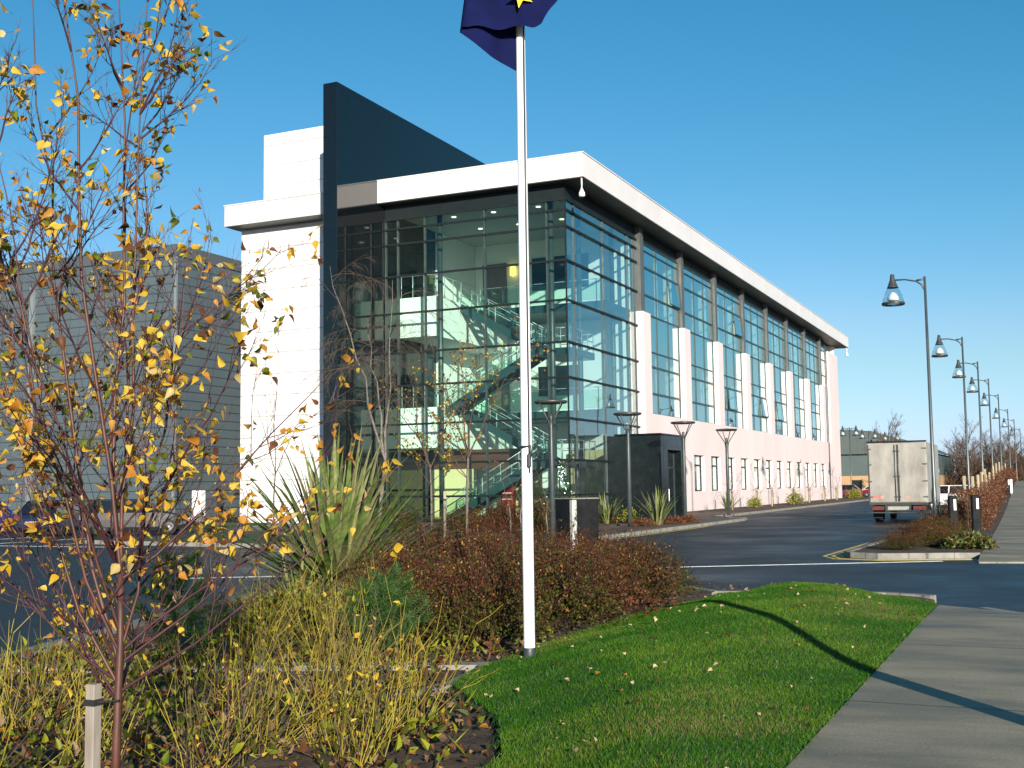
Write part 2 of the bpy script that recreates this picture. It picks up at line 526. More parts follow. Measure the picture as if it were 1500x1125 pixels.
# cross path on this side and beyond the side road; beyond it the path climbs gently and bends a little left
def edge_x(y): return 18.05 - .018 * max(0, y + 22.4)
def rise(y):
    t = max(0, min(1, (y + 8) / 93)); return 1.5 * t * t * (3 - 2 * t)
b = MB()
b.poly([(18.08, -60), (21.0, -60), (21.0, -34.2), (18.08, -34.2)], -.05, .10)
b.add([(18.08, -34.2, .10), (21, -34.2, .10), (21, -32.75, .025), (18.7, -32.1, .03), (18.08, -31.9, .06)], [(0, 1, 2, 3, 4)])
struct(b, 'path', M['path'])
b = MB()
ys = [-22.35, -20.9] + [-18 + 4 * i for i in range(63)]
vs = []
for y in ys:
    z = .03 if y < -22 else .1 + rise(y)
    vs += [(edge_x(y), y, z), (21.0 if y > -22 else 21.0, y + (.6 if y < -22 else 0), z)]
b.add(vs, [(2 * i, 2 * i + 1, 2 * i + 3, 2 * i + 2) for i in range(len(ys) - 1)])
struct(b, 'path', M['path'])
b = MB()
vs = []
ys = ys[2:]
for y in ys:
    z = .1 + rise(y)
    vs += [(edge_x(y) - 3.2, y, 0), (edge_x(y) - 2.2, y, z + .02), (edge_x(y) - .004, y, z + .02)]
b.add(vs, [(3 * i + k, 3 * i + k + 1, 3 * i + k + 4, 3 * i + k + 3) for i in range(len(ys) - 1) for k in (0, 1)])
struct(b, 'hedge_bank', M['soil'])
# lawn mound
LAWN = [(18.08, -60), (18.08, -32.2), (17.6, -31.55), (17.0, -31.25), (16, -31.2), (15.0, -31.6), (15.05, -32.6), (14.75, -34), (14.75, -37.5), (14.85, -39.3), (15.0, -40), (15.95, -41.1), (16.5, -42.2), (16.6, -60)]
def inside(x, y, P):
    c = False
    n = len(P)
    for i in range(n):
        x1, y1 = P[i]; x2, y2 = P[(i + 1) % n]
        if (y1 > y) != (y2 > y) and x < (x2 - x1) * (y - y1) / (y2 - y1) + x1:
            c = not c
    return c
def sm(a, b, x):
    t = max(0, min(1, (x - a) / (b - a)))
    return t * t * (3 - 2 * t)
def edge_dist(x, y, P):
    m = 9
    for i in range(len(P)):
        x1, y1 = P[i]; x2, y2 = P[(i + 1) % len(P)]
        dx, dy = x2 - x1, y2 - y1
        t = max(0, min(1, ((x - x1) * dx + (y - y1) * dy) / (dx * dx + dy * dy)))
        m = min(m, math.hypot(x - x1 - t * dx, y - y1 - t * dy))
    return m
def lawn_z(x, y):
    d = edge_dist(x, y, LAWN) if inside(x, y, LAWN) else 0
    h = .11 + .235 * sm(0, 1.35, d) * (.55 + .45 * sm(-41.5, -36.5, y))
    return h + .012 * math.sin(x * 3.1 + y * 1.7) * sm(0, .5, d)
b = MB()
nx, ny = 40, 190
x0, x1, y0, y1 = 14.6, 18.085, -50, -31.1
vid = {}
for j in range(ny + 1):
    for i in range(nx + 1):
        x = x0 + (x1 - x0) * i / nx; y = y0 + (y1 - y0) * j / ny
        if inside(x, y, LAWN) or edge_dist(x, y, LAWN) < .1:
            vid[i, j] = len(b.v); b.v.append((x, y, lawn_z(x, y) if inside(x, y, LAWN) else .06))
for j in range(ny):
    for i in range(nx):
        q = [(i, j), (i + 1, j), (i + 1, j + 1), (i, j + 1)]
        if all(k in vid for k in q):
            b.f.append([vid[k] for k in q]); b.m.append(0); b.s.append(True)
struct(b, 'lawn', M['turf'])

def grass_blades(n, name, mats, zone):
    vs = np.zeros((n * 3, 3)); k = 0; mi = []
    while k < n:
        x, y = zone()
        if not inside(x, y, LAWN):
            continue
        z = lawn_z(x, y) - .004
        if random.random() < .3:
            x += rnd(-.045, .045); y += rnd(-.045, .045)
        h = rnd(.014, .036); w = rnd(.0018, .0038); t = rnd(0, 2 * PI)
        lx, ly = rnd(-.025, .025), rnd(-.025, .025)
        vs[k * 3] = (x - w * math.cos(t), y - w * math.sin(t), z)
        vs[k * 3 + 1] = (x + w * math.cos(t), y + w * math.sin(t), z)
        vs[k * 3 + 2] = (x + lx, y + ly, z + h)
        mi.append(0 if math.sin(x * 2.3 + 1.1 * math.sin(y * 1.9)) + .6 * math.sin(x * 7 - y * 5) + rnd(-1.2, 1.2) < .2 else (1 if random.random() < .95 - .3 * max(0, math.sin(x * 1.3 + 4) * math.sin(y * .9 + 1)) ** 2 else 2)); k += 1
    me = bpy.data.meshes.new(name)
    me.vertices.add(n * 3); me.vertices.foreach_set('co', vs.ravel())
    me.loops.add(n * 3); me.loops.foreach_set('vertex_index', np.arange(n * 3, dtype=np.int32))
    me.polygons.add(n); me.polygons.foreach_set('loop_start', np.arange(0, n * 3, 3, dtype=np.int32))
    for m in mats: me.materials.append(m)
    me.polygons.foreach_set('material_index', mi)
    me.update(calc_edges=True); me.validate()
    o = bpy.data.objects.new(name, me); COL.objects.link(o)
    return tag(o, 'short mown green grass covering the mounded lawn beside the path', 'grass', kind='stuff')
def zone():
    y = -43.5 + 12.4 * random.random() ** 1.25
    return rnd(14.7, 18.1), y
grass_blades(260000, 'grass', [M['grass1'], M['grass2'], M['blade_dead']], zone)

b = MB()
n = 0
while n < 170:
    x, y = rnd(14.8, 18.05), -42.8 + 11 * random.random() ** 1.4
    if inside(x, y, LAWN):
        d = rdir(); d.z *= .3
        L = rnd(.022, .055)
        b.leaf(Vector((x, y, lawn_z(x, y) + rnd(.015, .045))), d, Vector((rnd(-.5, .5), rnd(-.5, .5), 1)), L, L * .8, random.choice((0, 2, 3, 3, 3)), fold=rnd(.2, .7)); n += 1
tag(b.build('fallen_leaves', [M['leaf_orange'], M['leaf_yellow'], M['leaf_brown'], mat('dry_leaf', (.42, .30, .17), (.55, .44, .28), scale=9, rough=.7)]), 'pale and brown autumn leaves scattered over the lawn', 'leaves', kind='stuff')

# planting beds
def bed(pts, z=.07, amp=.03):
    b = MB(); b.poly(pts, -.05, z)
    return struct(b, 'planting_bed', M['soil'])
bed([(18.0, -31.6), (17.7, -31.2), (17.3, -31.05), (17.25, -31.3), (17.6, -31.6)], .1)
BED = [(10.3, -40.3), (14.72, -38.6), (15.1, -31.7), (14.4, -30.9), (12.5, -29), (9.5, -28.2), (7.6, -30), (8.6, -35)]
bed(BED)
bed([(9.5, -47), (18.0, -47), (16.55, -42), (16.0, -41.15), (15.0, -40.1), (14.6, -38.95), (10.6, -40.6)], .05)
ISL = [(15.25, -20.6), (15.9, -21.3), (17.6, -20.7), (18.0, -20.2), (17.85, -14), (15.75, 80), (15.5, -12)]
bed(ISL, .11)
FB = [(6.3, -24.4), (6.3, -17.5), (3, -6), (-3, -1.5), (-10.4, -5), (-18, -8), (-14, -18.5), (-2, -23)]
bed([(.36, 17), (3.7, 17), (3.7, 74), (.36, 74)], .16)
bed([(.3, -3.5), (3.6, -5), (3.9, -2), (2.9, 3.6), (.2, 3.6)], .16)
bed([(4.9, -9.6), (6.1, -10.2), (6.2, -1), (4.9, 1)], .16)
b = MB(); b.poly([(-10, -18.5), (3.2, -20.6), (5.9, -19.6), (4.0, -16.2), (-3, -13.5), (-10, -12.5)], -.05, .10)
struct(b, 'grass_verge', M['turf'])
bed([(-3, -13.4), (4.0, -16.1), (4.4, -12.5), (2.5, -5.5), (-9, -4.3), (-9.2, -12)], .12)
b = MB(); b.poly([(4.0, -16.1), (5.95, -19.4), (6.35, -15), (6.4, 5), (6.2, 6.3), (5.4, 6.8), (3.9, 9), (3.8, 16.9), (.36, 16.9), (-.1, -.3), (-9.5, -.3), (-9.5, -4.2), (2.6, -5.4)], -.05, .105)
struct(b, 'pavement', M['pavers'])

# kerbs
b = MB()
for pts in ([(-10, -18.65), (3.2, -20.75), (6.0, -19.7), (6.45, -15), (6.5, 5), (6.3, 6.45), (5.45, 6.95), (4.0, 9.1), (3.95, 74), (3.0, 76), (-6, 78)],
            [(15.65, 120), (15.4, -12), (15.15, -20.6), (15.35, -21.1), (15.95, -21.42), (17.65, -20.82), (18.0, -20.75)],
            [(17.95, -31.25), (17.3, -30.95), (16, -31.1), (14.9, -31.4), (14.3, -30.75), (12.4, -28.85), (9.5, -28.05), (7.5, -30), (8.5, -35), (10.2, -40.4)]):
    b.ribbon(pts, .15, -.06, .125)
b.ribbon([(18.06, -22.4), (18.8, -22.25), (21.0, -21.8)], .13, -.06, .035)
b.ribbon([(21.05, -32.7), (19.2, -32.6), (18.62, -31.85)], .13, -.06, .04)
struct(b, 'kerb', M['kerb'])
b = MB()
b.ribbon([(10.2, -40.45), (12.4, -39.62), (14.75, -38.72)], .2, -.06, .085)
b.ribbon([(14.80, -38.85), (14.95, -39.9), (14.75, -40.8)], .12, -.06, .10)
b.ribbon([(9.2, -42.6), (12.3, -42.1), (13.2, -42.25)], .08, -.06, .07)
struct(b, 'kerb', M['kerb'])

# painted lines
b = MB()
b.ribbon([(4.0, -30.2), (8.4, -27.4), (12.79, -24.68), (17.3, -21.9)], .13, .002, .006)
for i in range(7):
    x = -26 + i * 3.1
    b.ribbon([(x, -20.0), (x + .1, -14.8)], .1, .002, .006)
b.ribbon([(-30, -20.4), (-6, -20.4)], .1, .002, .006)
struct(b, 'road_marking', M['white_line'])
b = MB()
b.ribbon([(15.0, -10), (14.8, -20.6), (15.1, -21.45), (15.9, -21.75), (17.9, -21.1)], .07, .002, .006)
b.ribbon([(14.85, -10), (14.62, -20.7), (15.0, -21.62), (15.9, -21.95), (17.9, -21.3)], .07, .002, .006)
b.ribbon([(4.2, -21.0), (6.25, -20.0), (6.75, -15), (6.8, -2)], .09, .002, .006)
struct(b, 'road_marking', M['yellow_line'])

# dark grass verge with soil between path and wood on the far right
b = MB(); b.box(21.0, 21.3, -60, -32.9, -.06, .12)
struct(b, 'kerb', M['kerb'])

# ------------------------------------------------------------------ the office building
OB = thing('office_building', 'three storey white office block with glass corner atrium, dark stone fin and deep roof overhang', 'office building')
def part(mb, name, mats, parent=OB):
    return mb.build(name, mats, parent)
ZT, ZB = 16.58, 15.5

b = MB()
b.box(-18.9, -10.302, 1.0, 1.4, 0, 15.46)
b.box(-18.9, -18.5, 1.4, 72, 0, 15.46)
b.box(-18.5, .1, 71.7, 72, 0, 15.46)
part(b, 'wall', M['white_wall'])
b = MB(); b.box(-17.5, -10.302, 1.02, 13, 16.6, 20.42)
part(b, 'upper_block', M['white_wall'])
b = MB(); b.bbox(-10.3, -9.54, -4.17, 17, 0, 20.45, .012)
part(b, 'stone_fin', M['granite'])
b = MB()
b.box(-9.538, 1.15, -.645, 74.6, ZB, ZT)
b.box(-19.25, -10.302, 0, 74.6, ZB, ZT)
b.box(-10.302, -9.538, 17.01, 74.6, ZB, ZT)
b.box(-9.536, 1.19, -.685, 74.64, ZT, ZT + .05)
b.box(-19.29, -10.304, -.04, 74.64, ZT, ZT + .05)
part(b, 'roof', M['fascia'])
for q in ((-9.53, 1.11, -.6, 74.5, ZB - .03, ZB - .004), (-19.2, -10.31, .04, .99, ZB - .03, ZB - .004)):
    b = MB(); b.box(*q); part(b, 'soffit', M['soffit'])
for q in ((-9.53, -.14, .05, .12, 14.76, 15.46), (-.13, -.05, .05, 67, 14.76, 15.46)):
    b = MB(); b.box(*q); part(b, 'eaves_panel', M['dark_metal'])

# atrium glazing
ZL = [14.26, 13.5, 11.93, 10.11, 8.2, 6.6, 4.745, 2.88, 1.31]
VX = [-9.48, -8.8, -7.31, -4.12, -.96]
VY = [1.03, 4.86, 8.58, 9.62]
b = MB()
for z in ZL + [.2, 14.74]:
    b.box(-9.535, .06, -.06, .015, z - .048, z + .048)
    b.box(-.015, .06, .016, 9.93, z - .048, z + .048)
b.box(-.035, .035, -.035, .012, .1, 14.8)
cw = part(b, 'curtain_wall', M['dark_metal'])
b = MB()
b.add([(-9.535, .025, .15), (-.02, .025, .15), (-.02, .025, 14.75), (-9.535, .025, 14.75)], [(0, 1, 2, 3)], 0)
b.add([(-.025, .034, .15), (-.025, 9.93, .15), (-.025, 9.93, 14.75), (-.025, .034, 14.75)], [(0, 1, 2, 3)], 1)
part(b, 'glazing', [M['glass'], M['glass_side']], cw)
b = MB()
for x in VX:
    b.box(x - .03, x + .03, .05, .17, .15, 14.75)
    b.box(x - .022, x + .022, -.02, .018, .15, 14.75)
for y in VY:
    b.box(-.17, -.05, y - .03, y + .03, .15, 14.75)
    b.box(-.018, .02, y - .022, y + .022, .15, 14.75)
part(b, 'glazing_bar', M['bar'], cw)

# atrium inside
for q in ((-9.53, -.05, .16, 9.69, .0, .2), (-18.4, -.4, 9.95, 71.6, 0, .2)):
    b = MB(); b.box(*q); part(b, 'interior_floor', M['int_floor'])
for q in ((-9.41, -.3, 9.7, 9.9, .2, 15.4), (-9.53, -9.42, 5.2, 9.69, .2, 15.4)):
    b = MB(); b.box(*q); part(b, 'interior_wall', M['int_white'])
b = MB()
for z in (5.5, 10.95):
    b = MB(); b.box(-9.5, -7.4, 1.25, 9.69, z - 1.85, z + .12); part(b, 'balcony', M['int_white'])
b = MB()
for z in (5.5, 10.95):
    b = MB(); b.box(-7.38, -.3, 5.9, 9.69, z - .4, z); part(b, 'gallery_edge', M['steel_teal'])
b = MB(); b.box(-9.5, -.2, .2, 9.69, 15.2, 15.3)
part(b, 'interior_ceiling', M['int_ceiling'])
b = MB()
for x in (-7, -4.8, -2.4):
    for y in (2.5, 5.5):
        b = MB(); b.lathe([(.12, 15.17), (.12, 15.19)], 12, (x, y, 0)); part(b, 'downlight', M['downlight'])
b = MB(); b.box(-9.4, -3.6, 4.5, 6.5, 2.65, 3.62)
part(b, 'bulkhead', M['int_brown'])
for q in ((-9.35, -7.0, 4.3, 4.42, .2, 2.64), (-6.7, -4.6, 7.5, 7.6, .2, 2.64), (-3.6, -.9, 9.0, 9.1, .2, 3.6)):
    b = MB(); b.box(*q); part(b, 'lobby_wall', M['int_cream'])
for x0, x1, z0, z1 in ((-8.9, -7.45, 11.0, 14.1), (-8.6, -7.4, 5.55, 7.9), (-3.4, -2.2, .2, 2.5)):
    b = MB(); b.box(x0, x1, 9.60, 9.69, z0, z1); part(b, 'interior_door', M['door_brown'])
for x0, x1, z0, z1 in ((-5.9, -2.6, 12.4, 14.2), (-5.6, -3.2, 6.6, 8.2)):
    b = MB(); b.box(x0, x1, 9.62, 9.69, z0, z1); part(b, 'interior_window', M['car_glass'])
b = MB()
b.lathe([(.02, -.3), (.16, -.25), (.16, .25), (.02, .3)], 10, (-7.0, 9.5, 13.6))
part(b, 'wall_lamp', M['sconce'])
for x, y in ((-1.15, 1.0), (-2.6, 1.3), (-.95, 4.0), (-7.0, 1.0), (-1.0, 8.9)):
    b = MB(); b.tube([(x, y, .2), (x, y, 15.2)], .13, 12); part(b, 'column', M['post_metal'])

def staircase(z0):
    """two flights with a half landing on the right"""
    H = 2.72
    s = MB(); t = MB(); r = MB(); g = MB()
    XL, XR = -7.4, -2.5
    for (ya, yb, za, zb, xa, xb) in ((2.2, 3.5, z0, z0 + H, XL, XR), (3.9, 5.2, z0 + H, z0 + 2 * H, XR, XL)):
        for y in (ya, yb):
            s.beam((xa, y, za - .1), (xb, y, zb - .1), .09, .38)
            for h in (.55, .95):
                r.tube([(xa, y, za + h), (xb, y, zb + h)], .022, 6)
            for k in range(6):
                u = k / 5
                x = xa + (xb - xa) * u; z = za + (zb - za) * u
                r.tube([(x, y, z), (x, y, z + .98)], .024, 5)
            g.add([(xa, y, za + .15), (xb, y, zb + .15), (xb, y, zb + .85), (xa, y, za + .85)], [(0, 1, 2, 3)])
        n = 15
        for k in range(n):
            u = (k + .5) / n
            x = xa + (xb - xa) * u; z = za + (zb - za) * u
            t.box(x - .16, x + .16, ya + .05, yb - .05, z - .03, z + .03)
    zl = z0 + H
    s.box(XR, -.7, 2.1, 5.3, zl - .34, zl)
    for y in (2.15, 5.25):
        for h in (.55, .95):
            r.tube([(XR, y, zl + h), (-.75, y, zl + h)], .022, 6)
    for h in (.55, .95):
        r.tube([(-.75, 2.15, zl + h), (-.75, 5.25, zl + h)], .022, 6)
    for k in range(5):
        r.tube([(-.75, 2.15 + k * .775, zl), (-.75, 2.15 + k * .775, zl + .98)], .024, 5)
        r.tube([(XR + k * .43, 2.15, zl), (XR + k * .43, 2.15, zl + .98)], .024, 5)
    s = part(s, 'staircase', M['steel_teal'])
    part(t, 'tread', M['int_brown'], s); part(r, 'handrail', M['silver'], s); part(g, 'balustrade_glass', M['rail_glass'], s)
staircase(.2); staircase(5.5)
for z in (5.62, 11.07):
    b = MB()
    for k in range(4):
        b.tube([(-9.4 + k * .64, 1.4, z), (-9.4 + k * .64, 1.4, z + 1.1)], .025, 6)
    for k in range(4):
        b.tube([(-7.5, 1.5 + k * .9, z), (-7.5, 1.5 + k * .9, z + 1.1)], .025, 6)
    b.tube([(-9.45, 1.4, z + 1.1), (-7.5, 1.4, z + 1.1), (-7.5, 5.9, z + 1.1)], .022, 6)
    for k in range(6):
        b.tube([(-7.3 + k * 1.3, 6.0, z - .1), (-7.3 + k * 1.3, 6.0, z + 1.0)], .025, 6)
    b.tube([(-7.4, 6.0, z + 1.0), (-.5, 6.0, z + 1.0)], .022, 6)
    br = part(b, 'balustrade', M['silver'])
    for q in ((-9.4, -7.55, 1.39, 1.4, z + .05, z + .95), (-7.35, -.6, 6.0, 6.01, z - .05, z + .9)):
        b = MB(); b.box(*q); part(b, 'balustrade_glass', M['rail_glass'], br)

# offices behind the long facade
for z0, z1 in ((3.65, 5.5), (9.05, 10.9), (14.9, 15.3)):
    b = MB(); b.box(-9.0, -.28, 9.95, 71.6, z0, z1); part(b, 'floor_slab', M['int_ceiling'])
b = MB(); b.box(-9.3, -9.0, 9.95, 71.6, .2, 15.3)
part(b, 'interior_wall', M['int_white'])
b = MB()
PY = [9.9 + 7.62 * k for k in range(8)]
for y in PY[1:]:
    for q in ((-1.0, -.5, y + .4, y + .9, .2, 14.9), (-4.6, -4.2, y + 3.4, y + 3.8, .2, 14.9)):
        b = MB(); b.box(*q); part(b, 'interior_column', M['int_white'])

# pale lower wall with window openings
GW = [18.86 + 3.83 * k for k in range(12)]
b = MB()
X0, X1 = -.1, .35
b.box(X0, X1, 9.9, 72.1, 0, 1.3)
b.box(X0, X1, 9.9, 72.1, 3.45, 5.5)
e = 9.9
for y in GW:
    b.box(X0, X1, e, y, 1.3, 3.45); e = y + 2.3
b.box(X0, X1, e, 72.1, 1.3, 3.45)
part(b, 'facade_wall', M['pink_wall'])
for y in PY:
    b = MB(); b.box(-.1, .35, y, y + 1.25, 5.5, 10.87); part(b, 'pilaster', M['pink_wall'])
b = MB(); b.box(-1.5, .35, 67.0, 72.1, 5.5, 14.42); part(b, 'end_pier', M['pink_wall'])
for y in PY:
    b = MB(); b.box(-.2, .22, y + .1, y + .5, 10.87, 15.46); b.box(-.2, .12, y + .5, y + .98, 10.87, 15.46); part(b, 'column', M['grey_column'])
b = MB(); b.tube([(.41, 65.2, .1), (.41, 65.2, 14.3)], .05, 8); part(b, 'drainpipe', M['grey_column'])

bays = [(y + 1.25, y + 7.62) for y in PY[:-1]] + [(PY[-1] + 1.25, 67.0)]
WZ = [5.55, 6.66, 8.12, 8.93, 10.93, 11.96, 13.46, 14.37, 14.74]
openers = {(0, 2, 11.96): 1, (2, 2, 11.96): 1, (2, 1, 6.66): 1, (3, 2, 6.66): 1, (4, 1, 6.66): 1}
for k, (ya, yb) in enumerate(bays):
    b = MB()
    nv = 3 if k < 7 else 1
    vs = [ya + (yb - ya) * i / nv for i in range(nv + 1)]
    for z in WZ:
        hh = .055 if z in (6.66, 8.12, 11.96, 13.46) else .035
        b.box(-.05, .04, ya, yb, z - hh, z + hh)
    zz = [WZ[0]] + WZ[1:]
    for i, y in enumerate(vs):
        for z0, z1 in zip(zz[:-1], zz[1:]):
            b.box(-.045, .035, max(ya, y - .03), min(yb, y + .03), z0 + .056, z1 - .056)
    wf = part(b, 'window', M['steel_teal'])
    g = MB()
    for i in range(nv):
        for z0, z1 in zip(WZ[:-1], WZ[1:]):
            if (k, i, z0) in openers:
                c = MB()
                t = .08
                dz = z1 - z0 - .12
                A = Vector((.05, 0, z1 - .06)); Bq = A + Vector((math.sin(t) * dz, 0, -math.cos(t) * dz))
                for y in (vs[i] + .06, vs[i + 1] - .06):
                    c.beam((A.x, y, A.z), (Bq.x, y, Bq.z), .06, .05)
                for q in (A, Bq):
                    c.beam((q.x, vs[i] + .06, q.z), (q.x, vs[i + 1] - .06, q.z), .05, .06)
                cs = part(c, 'casement', M['steel_teal'], wf)
                g.add([(A.x, vs[i] + .06, A.z), (A.x, vs[i + 1] - .06, A.z), (Bq.x, vs[i + 1] - .06, Bq.z), (Bq.x, vs[i] + .06, Bq.z)], [(0, 1, 2, 3)])
            else:
                g.add([(-.01, vs[i] + .02, z0 + .02), (-.01, vs[i + 1] - .02, z0 + .02), (-.01, vs[i + 1] - .02, z1 - .02), (-.01, vs[i] + .02, z1 - .02)], [(0, 1, 2, 3)])
    part(g, 'pane', M['glass_blue'], wf)
    s = MB(); s.box(-.2, -.1, ya, yb, 8.95, 10.9); s.box(-.2, -.1, ya, yb, 5.5, 6.62)
    part(s, 'spandrel', M['spandrel'], wf)
    bl = MB()
    if k < 7:
        for zz0, zz1 in ((6.7, 8.9), (11.0, 14.3)):
            for i in range(nv):
                if random.random() < .75:
                    w = rnd(.25, .6); y = vs[i] + rnd(.25, 1.1)
                    bl.box(-.32, -.28, y, y + w, zz0, zz1)
        if bl.v:
            part(bl, 'blind', M['int_white'], wf)

for k, y in enumerate(GW):
    b = MB()
    f = .07
    xa, xb = .06, .13
    b.box(xa, xb, y, y + f, 1.3, 3.45); b.box(xa, xb, y + 2.3 - f, y + 2.3, 1.3, 3.45)
    b.box(xa, xb, y + f, y + 2.3 - f, 1.3, 1.3 + f); b.box(xa, xb, y + f, y + 2.3 - f, 3.45 - f, 3.45)
    b.box(xa, xb, y + f, y + 2.3 - f, 2.8, 2.9)
    wf = part(b, 'window', M['dark_metal'])
    g = MB(); g.add([(.085, y + f, 1.3 + f), (.085, y + 2.3 - f, 1.3 + f), (.085, y + 2.3 - f, 3.45 - f), (.085, y + f, 3.45 - f)], [(0, 1, 2, 3)]); part(g, 'pane', M['glass_blue'], wf)
    g = MB(); g.box(-.06, -.04, y + .02, y + 2.28, rnd(1.34, 1.5) if k % 4 != 2 else 2.2, 3.43); part(g, 'blind', M['blind'], wf)

# entrance porch
b = MB()
b.bbox(.004, 2.7, 4.9, 5.3, 0, 4.08, .02)
b.box(2.25, 2.7, 5.302, 6.0, 0, 4.08)
b.box(2.25, 2.7, 8.2, 8.7, 0, 4.08)
b.box(2.25, 2.7, 6.0, 8.2, 3.4, 4.08)
b.box(.36, 2.7, 8.7, 8.95, 0, 4.08)
pm = part(b, 'porch', M['porch'])
b = MB(); b.bbox(.37, 2.74, 4.86, 9.0, 4.084, 4.17, .03); part(b, 'canopy', M['porch'], pm)
b = MB()
b.box(2.30, 2.36, 6.0, 6.08, .1, 3.4); b.box(2.30, 2.36, 8.12, 8.2, .1, 3.4); b.box(2.30, 2.36, 7.08, 7.16, .1, 2.5); b.box(2.30, 2.36, 6.08, 8.12, 2.5, 2.6)
d = part(b, 'door', M['steel_teal'])
b = MB(); b.box(2.32, 2.33, 6.08, 8.12, .12, 3.38); part(b, 'pane', M['car_glass'], d)
b = MB(); b.tube([(2.42, 6.95, .9), (2.42, 6.95, 1.5)], .03, 8); part(b, 'handle', M['white_paint'], d)

for (x, y) in ((1.02, -.5), (1.02, 74.2)):
    b = MB()
    b.tube([(x, y, ZB - .02), (x, y, ZB - .5)], .035, 8)
    b.lathe([(.05, -.5), (.07, -.58), (.14, -.72), (.15, -.86), (.08, -.9)], 12, (x, y, ZB))
    part(b, 'security_camera', M['white_paint'])

# things in the lobby
t = thing('christmas_tree', 'decorated christmas tree with small white lights inside the glass corner', 'christmas tree', (-1.3, 1.9, .2))
b = MB()
for i in range(1500):
    h = rnd(.3, 2.7); r = (2.85 - h) * .33 * math.sqrt(rnd(.2, 1)); a = rnd(0, 2 * PI)
    b.leaf(Vector((r * math.cos(a), r * math.sin(a), h)), Vector((math.cos(a), math.sin(a), -.4)) + rdir() * .4, rdir(), .16, .03)
b.build('foliage', M['needle'], t)
b = MB()
for i in range(70):
    h = rnd(.4, 2.7); r = (2.9 - h) * .34; a = rnd(0, 2 * PI)
    b.lathe([(.005, -.022), (.022, 0), (.005, .022)], 6, (r * math.cos(a), r * math.sin(a), h))
b.build('fairy_light', M['fairy'], t)
b = MB(); b.tube([(0, 0, 0), (0, 0, 2.6)], [.05, .015], 6); b.build('trunk', M['bark_brown'], t)
t = thing('display_stand', 'red display stand inside the ground floor lobby', 'display stand', (-4.6, 3.4, .2))
b = MB(); b.bbox(-.3, .3, -.18, .18, 0, 1.7, .02); b.build('cabinet', M['red_stand'], t)
b = MB()
for z in (.9, 1.2, 1.5):
    b.box(-.27, .27, -.24, -.182, z, z + .03)
b.build('shelf', M['white_paint'], t)

# ------------------------------------------------------------------ other buildings
t = thing('metal_warehouse', 'large grey ribbed metal warehouse left of the white office block', 'warehouse', (-30.2, 9, 0))
b = MB(); b.box(-70, 0, 0, 60, 0, 16.6); b.build('wall', M['grey_clad'], t)
b = MB(); b.box(-70.1, .08, -.08, 60, 16.6, 17.35); b.build('parapet', mat('parapet_grey', (.09, .105, .115), rough=.5), t)
b = MB(); b.box(-.12, .04, -.04, .12, 0, 16.6); b.build('corner_trim', M['trim'], t)
for x in (-12.2, -21.5, -33):
    b = MB(); b.box(x - .16, x + .16, -.2, -.005, 0, 15.6); b.build('drainpipe', M['trim'], t)
b = MB(); b.box(.003, .07, 10, 18, 12.4, 14.4); b.build('window', M['car_glass'], t)
t = thing('utility_cabinet', 'white utility cabinet standing before the grey warehouse', 'cabinet', (-24.5, 4.5, 0))
b = MB(); b.bbox(-.34, .34, -.2, .2, .3, 1.75, .03); b.build('housing', M['white_paint'], t)
b = MB(); b.box(-.28, .28, -.15, .15, 0, .3); b.build('plinth', M['kerb'], t)
b = MB(); b.box(-30, -16, -8.5, -.5, -.05, .1); struct(b, 'grass_verge', M['turf'])
b = MB(); b.ribbon([(-30, -8.6), (-16, -8.6)], .18, -.05, .13); struct(b, 'kerb', M['kerb'])

t = thing('brick_warehouse', 'distant warehouse with green barrel roof and tan brick base behind the truck', 'warehouse', (-17.3, 112, 0))
WX = 22.6
b = MB(); b.box(0, WX, 0, 40, 0, 2.55); b.build('brick_wall', M['tan_wall'], t)
b = MB(); b.box(0, WX, .05, 40, 2.55, 5.3); b.build('cladding', M['green_clad'], t)
b = MB(); b.box(-.1, WX + .1, -.15, .045, 5.3, 5.45); b.build('gutter', M['dark_metal'], t)
b = MB()
pr = []
for i in range(21):
    x = -.2 + (WX + .4) * i / 20
    pr.append((x, 5.46 + 3.3 * (1 - ((x - 11.3) / 11.6) ** 2)))
n = len(pr)
vs = [(x, 0, z) for x, z in pr] + [(x, 40, z) for x, z in pr]
b.add(vs, [(i, i + 1, n + 1 + i, n + i) for i in range(n - 1)])
b.add([(-.2, 0, 5.455)] + [(x, 0, z) for x, z in pr] + [(WX + .2, 0, 5.455)], [tuple(range(n + 1, -1, -1))])
b.box(-.2, WX + .2, .002, 40, 5.452, 5.47)
b.build('roof', M['green_roof'], t)
b = MB(); b.box(12.6, 13.9, -.05, -.004, 0, 2.0); b.build('door', M['dark_metal'], t)

